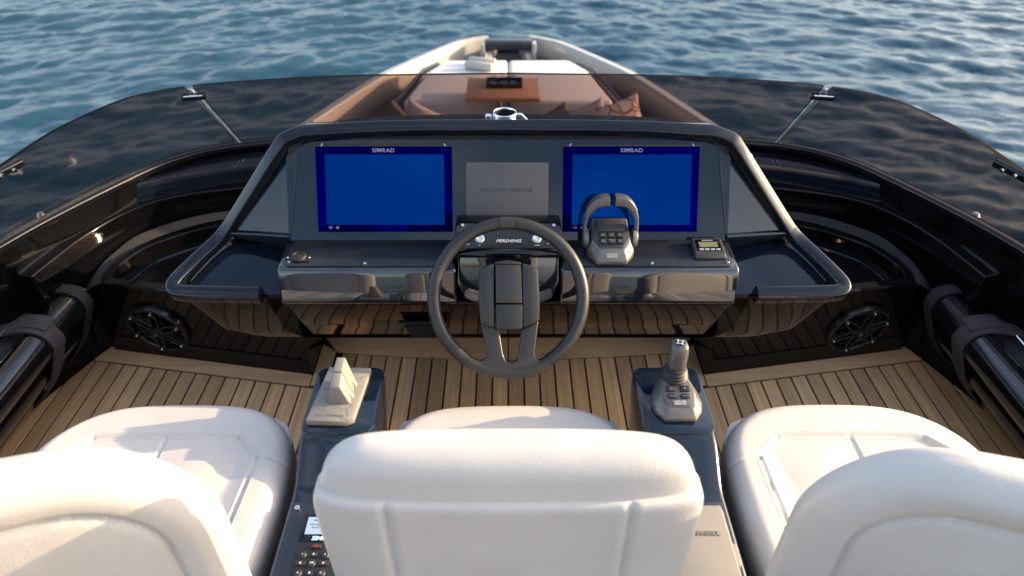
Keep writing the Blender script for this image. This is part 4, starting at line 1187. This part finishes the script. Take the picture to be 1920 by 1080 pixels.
# the two outer seats, wider, with a soft rolled border round the back
def side_seat(s, side):
    cx = s * 0.835
    st = thing('helm_chair', f'white outer helm chair on the {side} with a wide rolled back', 'chair', (s * 0.87, 0.9, 0), group='white helm chairs')
    seat_base(st, s * 0.842, 0.68, 1.2, 0.58)
    cushion(st, s * 0.835, 0.64, 1.228, 0.640, 0.56, 0.42, k=0.82, kin=0.60)
    zt, z0, hw, rc = 1.052, 0.47, 0.365, 0.225
    def a_of(z):
        a = hw
        if z > zt - rc: a = hw - rc + rc * math.sqrt(max(0.0, 1 - ((z - (zt - rc)) / rc) ** 2))
        return max(a, 0.02)
    def sdf(x, z):     # distance inside the outline
        qx = abs(x) - (hw - rc); qz = z - (zt - rc)
        if qx > 0 and qz > 0: return rc - math.hypot(qx, qz)
        return min(hw - abs(x), zt - z)
    def disp(x, z, rear):
        d = sdf(x, z)
        v = -0.008 * gauss(d - 0.085, 0.006)
        v += 0.005 * gauss(d - 0.044, 0.03)
        if d > 0.085: v += 0.008 * (1 - math.exp(-(d - 0.085) / 0.05)) - 0.003
        return v
    zs = levels(z0, zt, 70)
    shell('backrest', st, cx, zs, a_of, lambda z: 0.046 * (0.18 + 0.82 * dome(z, z0, zt, 0.04, 0.050)), lambda z: 0.590, disp, n=260, expo=3.4, yaw=-s * R(17))
side_seat(-1, 'left'); side_seat(1, 'right')

# ------------------------------------------------------------------ consoles between the seats
def seat_console(s, side):
    o = thing('seat_console', f'navy gloss armrest console to the {side} of the middle seat', 'console', (s * 0.40, 0.9, 0), group='consoles between the seats')
    W_ = dict(world=True)
    prof = [(1.275, 0.600), (1.262, 0.618), (1.24, 0.624), (1.06, 0.624), (1.03, 0.616), (0.955, 0.570), (0.93, 0.564), (0.10, 0.556), (0.10, 0.05), (1.18, 0.05), (1.19, 0.30), (1.23, 0.50), (1.27, 0.57)]
    bm = b_prism(prof, s * 0.318, s * 0.484, 'x')
    bmesh.ops.recalc_face_normals(bm, faces=bm.faces); bev(bm, 0.014, 3, 60)
    body = finish('body', bm, 'gloss_navy', o, ang=50, **W_)
    # rounded far corners of the platform
    finish('platform_top', b_prism([(s * 0.401 + a, 1.165 + b) for a, b in rrect(0.170, 0.222, 0.030, 5)], 0.615, 0.6265, bevel=0.004), 'gloss_navy', o, **W_)
    finish('carbon_inlay', b_box(s * 0.401, 0.52, 0.5637, 0.142, 0.78, 0.006, 0.001, mtx=Matrix.Rotation(R(0.5), 4, 'X')), 'carbon', o, **W_)
    finish('inlay_screw', b_lathe([(0, 0.004), (0.002, 0.004), (0.0025, 0.008), (0.0055, 0.008), (0.006, 0.006), (0.006, 0)], 14, mtx=Matrix.Translation((s * (0.4585 if s < 0 else 0.4575), 0.893, 0.5665))), 'chrome', o, **W_)
    finish('side_grip', b_sweep([(s * 0.312, 1.10, 0.55), (s * 0.306, 1.10, 0.50), (s * 0.306, 1.10, 0.40)], rrect(0.016, 0.04, 0.005, 3), up=Vector((0, 1, 0))), 'gloss_navy', o, **W_)
    if s < 0:
        finish('cup_rim', b_lathe([(0.037, 0.0), (0.037, 0.004), (0.033, 0.006), (0.031, 0.002), (0.031, -0.03), (0, -0.03)], 30, mtx=Matrix.Translation((-0.362, 0.985, 0.592)) @ Matrix.Rotation(R(28), 4, 'X')), 'satin_black', o, **W_)
seat_console(-1, 'left'); seat_console(1, 'right')

# ------------------------------------------------------------------ joystick on the right console
js = thing('joystick', 'grey docking joystick with four buttons on the right seat console', 'joystick', (0.4045, 1.165, 0.6268))
def jo(w_, yb, yf, c, zb, zf):
    return [(-w_ * 0.62, yb, zb), (0, yb + 0.012, zb), (w_ * 0.62, yb, zb), (w_ * 0.95, yb - 0.045, lerp(zb, zf, .35)), (w_, -0.030, lerp(zb, zf, .75)), (w_ * 0.90, -0.052, lerp(zb, zf, .9)), (c, yf, zf), (-c, yf, zf), (-w_ * 0.90, -0.052, lerp(zb, zf, .9)), (-w_, -0.030, lerp(zb, zf, .75)), (-w_ * 0.95, yb - 0.045, lerp(zb, zf, .35))]
bm = b_loft([jo(0.060, 0.045, -0.077, 0.036, 0.0, 0.0), jo(0.061, 0.045, -0.078, 0.036, 0.010, 0.010), jo(0.058, 0.042, -0.073, 0.034, 0.022, 0.018), jo(0.040, 0.034, -0.058, 0.026, 0.055, 0.030)])
bmesh.ops.recalc_face_normals(bm, faces=bm.faces); bev(bm, 0.003, 2, 22)
finish('housing', bm, 'silver', js)
pl = [(-0.022, 0.030, 0.0585), (0.022, 0.030, 0.0585), (0.037, -0.010, 0.0465), (0.037, -0.046, 0.0355), (0.024, -0.057, 0.0325), (-0.024, -0.057, 0.0325), (-0.037, -0.046, 0.0355), (-0.037, -0.010, 0.0465)]
bm = b_loft([[(a * 1.03, b, c - 0.012) for a, b, c in pl], pl]); bmesh.ops.recalc_face_normals(bm, faces=bm.faces); bev(bm, 0.002, 2, 25)
jp = finish('face_plate', bm, 'lever', js)
js_sl = math.atan2(0.0585 - 0.0325, 0.087)
for k, (x, y, w_, h_, tx) in enumerate(((-0.0165, -0.0125, 0.022, 0.0155, ''), (0.0165, -0.0125, 0.022, 0.0155, '+'), (-0.0150, -0.0315, 0.020, 0.0125, 'DOCKING'), (0.0150, -0.0315, 0.020, 0.0125, 'ANCHOR'))):
    z = 0.0585 + (y - 0.030) * (0.026 / 0.087)
    b_ = finish('button', b_box(0, 0, 0, w_, h_, 0.006, 0.0012), 'satin_black', jp, loc=(x, y, z + 0.0004), rot=(js_sl, 0, 0))
    if tx: text('lettering', tx, 0.0034 if len(tx) > 1 else 0.012, (0, 0, 0.0031), None, 'print_grey', b_, depth=0.0002)
    else:
        bm = None
        for j in range(8): bm = b_box(0.003 * math.cos(j * math.pi / 4), 0.003 * math.sin(j * math.pi / 4), 0.0031, 0.0024, 0.0006, 0.0004, bm=bm, mtx=Matrix.Rotation(j * math.pi / 4, 4, 'Z'))
        finish('icon', bm, 'print_grey', b_)
text('lettering', 'VOLVO', 0.0068, (0, -0.0455, 0.0372), (js_sl, 0, 0), 'print_white', jp, bold=0.012, sx=1.3, depth=0.0004)
text('lettering', 'PENTA', 0.0068, (0, -0.0510, 0.0356), (js_sl, 0, 0), 'print_white', jp, bold=0.012, sx=1.3, depth=0.0004)
finish('bellows', b_lathe([(0.032, 0.044), (0.033, 0.054), (0.029, 0.057), (0.031, 0.062), (0.027, 0.066), (0.029, 0.071), (0.024, 0.075), (0.025, 0.080), (0.018, 0.083), (0.0, 0.083)], 30, mtx=Matrix.Translation((-0.001, 0.028, 0))), 'rubber', js)
stick = []
for z, a, b in ((0.078, 0.0185, 0.017), (0.084, 0.0215, 0.020), (0.100, 0.0222, 0.021), (0.128, 0.0228, 0.0220), (0.142, 0.0215, 0.0210), (0.149, 0.0180, 0.018), (0.152, 0.0135, 0.0135)):
    stick.append([(-0.001 + a * math.copysign(abs(math.cos(t)) ** 0.72, math.cos(t)), 0.030 + (z - 0.08) * 0.05 + b * math.copysign(abs(math.sin(t)) ** 0.72, math.sin(t)), z) for t in [2 * math.pi * k / 32 for k in range(32)]])
kn = finish('stick', b_loft(stick), 'lever', js, ang=50)
finish('stick_cap', b_lathe([(0.0128, 0.1515), (0.0125, 0.1535), (0.006, 0.1545), (0, 0.1547)], 24, mtx=Matrix.Translation((-0.001, 0.0337, 0))), 'gloss_navy', kn)
bm = b_tube([(-0.001 + 0.0058 * math.cos(a), 0.0337 + 0.0058 * math.sin(a), 0.1546) for a in [2 * math.pi * j / 24 for j in range(24)]], 0.0007, 6, True)
for j in range(4): b_box(-0.001 + 0.0088 * math.cos(j * math.pi / 2 + .5), 0.0337 + 0.0088 * math.sin(j * math.pi / 2 + .5), 0.1543, 0.003, 0.003, 0.0008, bm=bm)
finish('icon', bm, 'print_white', kn)

# ------------------------------------------------------------------ beige cover on the left console
jc = thing('thruster_cover', 'beige rubber cover with tall wedge handle on the left seat console', 'cover', (-0.405, 1.165, 0.6268), (0, 0, R(-2)))
bm = b_prism([(-0.064, -0.088), (0.030, -0.088), (0.046, -0.078), (0.054, 0.092), (-0.052, 0.092)], 0.0, 0.017)
bmesh.ops.recalc_face_normals(bm, faces=bm.faces); bev(bm, 0.002, 2, 40)
slab = finish('slab', bm, 'cover_beige', jc)
# wedge: wide aft foot, narrowing to a top that leans forward; split across the middle
def wedge(y0, y1, zt0, zt1, nm):
    def w_at(y): return lerp(0.0205, 0.017, (y + 0.05) / 0.09)
    loops = []
    for y, zt in ((y0, zt0), (y1, zt1)):
        w0 = w_at(y)
        loops.append([(-w0 - 0.006, y, 0.016), (w0 + 0.010, y, 0.016), (w0 * 0.55, y + 0.004, zt), (-w0 * 0.72, y + 0.004, zt)])
    t = b_loft(loops); bmesh.ops.recalc_face_normals(t, faces=t.faces); bev(t, 0.0035, 3, 30)
    return finish(nm, t, 'cover_beige', jc)
wedge(-0.034, 0.002, 0.068, 0.083, 'wedge_aft'); wedge(0.0035, 0.046, 0.084, 0.092, 'wedge_fore')
for y in (-0.008, 0.030):
    finish('finger_rib', b_loft([[(0.020, y - 0.012, 0.02), (0.033, y - 0.008, 0.016), (0.033, y + 0.006, 0.016), (0.026, y + 0.008, 0.02)], [(0.014, y - 0.010, 0.052), (0.017, y - 0.006, 0.052), (0.017, y + 0.002, 0.052), (0.014, y + 0.004, 0.052)]]), 'cover_beige', jc)
for pts in (((-0.052, -0.030), (-0.026, -0.050), (-0.030, -0.022)), ((-0.006, -0.056), (0.006, -0.036), (0.008, -0.024), (0.012, 0.01), (0.040, 0.055)), ((-0.056, -0.044), (-0.01, -0.068), (0.036, -0.084)),
            ((0.018, -0.03), (0.036, -0.038)), ((0.004, -0.054), (0.036, -0.040)), ((0.024, -0.048), (0.030, -0.072)), ((-0.050, 0.012), (-0.024, 0.022)), ((0.022, 0.050), (0.048, 0.062)), ((-0.05, -0.026), (-0.022, -0.012))):
    for d in (-0.0011, 0.0011):
        finish('groove', b_tube([(a + d, b + d, 0.0168) for a, b in (smooth_path([(p[0], p[1], 0) for p in pts], 4) if len(pts) > 3 else [(p[0], p[1], 0) for p in pts]) for a, b in [(a, b)]] if False else [(p[0] + d, p[1] + d, 0.0168) for p in pts], 0.0005, 5), 'cover_groove', slab)
text('lettering', 'SIDE POWER', 0.0105, (-0.012, -0.0715, 0.0172), None, 'cover_groove', slab, bold=0.004, sx=1.10, depth=0.0005)

# ------------------------------------------------------------------ keypad on the left console, beige lid on the right one
kp = thing('remote_keypad', 'black keypad with small lit screen on the left seat console', 'keypad', (-0.386, 0.772, 0.5665), (R(1), 0, 0))
finish('case', b_prism([(a, b) for a, b in rrect(0.104, 0.210, 0.008, 3)], 0, 0.014, bevel=0.002), 'satin_black', kp)
finish('glass', b_box(0, 0.066, 0.0145, 0.094, 0.066, 0.002, 0.0006), 'gloss', kp)
finish('screen', b_box(0, 0.070, 0.0158, 0.076, 0.040, 0.001), 'lcd_blue', kp)
for y, tx in ((0.082, 'WIND'), (0.072, 'NO DATA'), (0.065, 'AUTO')):
    text('lettering', tx, 0.0055, (-0.018, y, 0.0164), None, 'print_dark', kp, depth=0.0002)
text('lettering', 'SIMRAD', 0.0125, (0.004, 0.0405, 0.0157), None, 'glow_text', kp, bold=0.02, shear=0.15, sx=1.15, depth=0.0004)
finish('power_key', b_box(-0.008, 0.022, 0.0155, 0.022, 0.009, 0.006, 0.001), 'rubber', kp)
text('lettering', 'MOB', 0.0052, (-0.008, 0.022, 0.0186), None, 'print_red', kp, bold=0.01, depth=0.0003)
rows = [(0.004, ['+', '▲', '±']), (-0.015, ['◄', 'OK', '►']), (-0.036, ['A', '▼', 'C'])]
for r_, (y, ks) in enumerate(rows):
    for c_, tx in enumerate(ks):
        x = (-0.031, -0.008, 0.015)[c_]
        rnd_key = (r_ + c_) % 2 == 0
        bm = b_lathe([(0, 0.0050), (0.006, 0.0048), (0.0085, 0.002), (0.0085, 0)], 18) if rnd_key else b_box(0, 0, 0.002, 0.021 if c_ != 1 else 0.013, 0.010, 0.005, 0.001)
        ky = finish('key', bm, 'rubber', kp, loc=(x, y, 0.0136))
        if tx in '▲▼◄►':
            a0 = {'▲': 90, '▼': 270, '◄': 180, '►': 0}[tx]
            finish('icon', b_prism([(0.003 * math.cos(R(a0 + 120 * j)), 0.003 * math.sin(R(a0 + 120 * j))) for j in range(3)], 0.0046, 0.0052), 'print_white', ky)
        else:
            text('lettering', tx, 0.0062, (0, 0, 0.0052), None, 'print_white', ky, depth=0.0003)
bx = thing('lidded_cover', 'beige moulded cover box lying on the right seat console', 'cover', (0.392, 0.765, 0.5665))
bm = b_prism(rrect(0.128, 0.235, 0.016, 5), 0, 0.032); bmesh.ops.recalc_face_normals(bm, faces=bm.faces); bev(bm, 0.004, 3, 40)
lid = finish('lid', bm, 'cover_beige', bx)
bm = b_prism([(a + 0.063, b + 0.004) for a, b in rrect(0.016, 0.052, 0.006, 4)], 0.004, 0.028); bmesh.ops.recalc_face_normals(bm, faces=bm.faces); bev(bm, 0.002, 2, 40)
finish('latch', bm, 'cover_beige', bx)
text('lettering', 'PHREE', 0.0150, (0.020, 0.048, 0.0324), None, 'cover_beige', lid, bold=0.008, sx=1.15, depth=0.0016)

# ------------------------------------------------------------------ foredeck furniture
def pad_box(name, loops_xy, z0, z1, parent, mat='pad', bw=0.05):
    t = b_prism(loops_xy, z0, z1); bmesh.ops.recalc_face_normals(t, faces=t.faces); bev(t, bw, 4, 40)
    return finish(name, t, mat, parent, world=True)
sp = thing('sunpad', 'pale sunpad of two wide cushions on the foredeck', 'sunpad', (0, 8.0, -1.9))
pad_box('plinth', [(-1.22, 7.45), (1.22, 7.45), (0.98, 8.6), (0.80, 8.72), (-0.80, 8.72), (-0.98, 8.6)], -1.9, -1.30, sp, 'hull', 0.03)
for s in (1, -1):
    pad_box('cushion', mir(s, [(0.006, 7.34), (1.18, 7.34), (0.98, 8.35), (0.78, 8.72), (0.006, 8.72)]), -1.335, -1.10, sp)
    finish('side_roll', b_sweep([(s * 1.30, 7.20, -1.24), (s * 1.27, 7.45, -1.16), (s * 1.06, 8.40, -1.14), (s * 0.90, 8.70, -1.16)], rrect(0.05, 0.07, 0.02, 4)), 'hull_dark', sp, world=True)
tb = thing('foredeck_table', 'varnished wooden table standing in front of the sunpad', 'table', (0, 7.4, -1.9))
finish('top', b_box(-0.06, 7.33, -0.965, 0.80, 0.60, 0.05, 0.008), 'table_wood', tb, world=True)
finish('pedestal', b_lathe([(0.18, 0.0), (0.18, 0.02), (0.05, 0.04), (0.045, 0.90)], 24, mtx=Matrix.Translation((-0.06, 7.33, -1.9))), 'chrome', tb, world=True)
tr = thing('tray', 'dark rectangular tray on the wooden foredeck table', 'tray', (-0.045, 7.42, -0.938))
bm = b_box(0, 0, 0.006, 0.40, 0.22, 0.012, 0.003)
for a, b, c, d in ((0, 0.107, 0.40, 0.008), (0, -0.107, 0.40, 0.008), (0.196, 0, 0.008, 0.206), (-0.196, 0, 0.008, 0.206)): b_box(a, b, 0.026, c, d, 0.034, 0.002, bm=bm)
finish('body', bm, 'satin_black', tr)
for k, x in enumerate((-0.125, -0.01, 0.10)):
    g = finish('tumbler', b_lathe([(0, 0.004), (0.034, 0.004), (0.038, 0.0), (0.042, 0.10), (0.039, 0.10), (0.035, 0.012), (0, 0.012)], 24), 'clear_glass', loc=(-0.045 + x, 7.42 + 0.01 * (k - 1), -0.925))
    tag(g, f'clear glass tumbler, {("left", "middle", "right")[k]} of three on the foredeck tray', 'glass', 'tumblers on the tray')
sofa = thing('foredeck_sofa', 'low pale sofa facing the sunpad on the foredeck', 'sofa', (0, 6.5, -1.9))
for s in (1, -1):
    pad_box('seat_pad', mir(s, [(0.35, 6.15), (1.55, 6.15), (1.42, 6.85), (0.35, 6.85)]), -1.50, -1.28, sofa)
pad_box('backrest', [(-1.55, 5.95), (1.55, 5.95), (1.55, 6.15), (-1.55, 6.15)], -1.50, -1.02, sofa)
pad_box('sofa_base', [(-1.5, 6.0), (1.5, 6.0), (1.4, 6.8), (-1.4, 6.8)], -1.9, -1.50, sofa, 'hull', 0.02)
def pillow(loc, rot, sz, mat, label, cat='pillow'):
    N = 18
    t = bmesh.new()
    rows = {}
    for side in (1, -1):
        for i in range(N + 1):
            for j in range(N + 1):
                u, v = 2 * i / N - 1, 2 * j / N - 1
                edge = i in (0, N) or j in (0, N)
                if side < 0 and edge: rows[(side, i, j)] = rows[(1, i, j)]; continue
                pinch = 1 - 0.10 * (1 - abs(u) ** 2) * (abs(v) ** 6) ; pinch2 = 1 - 0.10 * (1 - abs(v) ** 2) * (abs(u) ** 6)
                z = side * 0.30 * ((1 - u ** 4) * (1 - v ** 4)) ** 0.55 + 0.015 * math.sin(5 * u + 3 * v)
                rows[(side, i, j)] = t.verts.new((u * pinch2 * sz / 2, v * pinch * sz / 2, z * sz / 2 * (1 if not edge else 0)))
        for i in range(N):
            for j in range(N):
                f = [rows[(side, i, j)], rows[(side, i + 1, j)], rows[(side, i + 1, j + 1)], rows[(side, i, j + 1)]]
                if len(set(f)) == 4: t.faces.new(f if side > 0 else f[::-1])
    o = finish('throw_pillow', t, mat, loc=loc, rot=rot, ang=80)
    tag(o, label, cat, 'throw pillows on the foredeck sofa')
pillow((1.17, 6.62, -1.03), (R(72), R(-16), R(14)), 0.46, 'pillow_print', 'patterned cream pillow with rust lines, rightmost on the foredeck')
pillow((0.86, 6.72, -1.08), (R(66), R(-20), R(10)), 0.40, 'pillow_plain', 'plain taupe pillow beside the patterned one')
pillow((0.52, 6.72, -1.12), (R(60), R(-24), R(16)), 0.38, 'pillow_dark', 'dark brown pillow leaning nearest the table leg')
pillow((-0.92, 6.62, -1.07), (R(68), R(22), R(-16)), 0.42, 'pillow_plain', 'taupe pillow on the left side of the foredeck sofa')
pillow((-1.16, 6.60, -1.08), (R(64), R(28), R(-30)), 0.42, 'pillow_dark', 'dark pillow, leftmost on the foredeck sofa')
def roll(loc, rz, ln, r, label):
    sec = [(r * (1 - 0.02 * k / 6) * math.cos(k * 0.5), r * math.sin(k * 0.5)) for k in range(13)]
    t = b_sweep([(-ln / 2, 0, r), (-ln / 2 + 0.015, 0, r), (ln / 2 - 0.015, 0, r), (ln / 2, 0, r)], lambda i: circ(r if i in (1, 2) else r * 0.88, 20))
    o = finish('rolled_towel', t, 'towel', loc=loc, rot=(0, 0, rz))
    tag(o, label, 'towel', 'rolled towels on the sunpad')
roll((-0.36, 8.33, -1.10), R(-14), 0.34, 0.052, 'grey rolled towel lying nearest on the sunpad')
roll((-0.33, 8.50, -1.10), R(-13), 0.34, 0.050, 'grey rolled towel lying behind the nearer one on the sunpad')
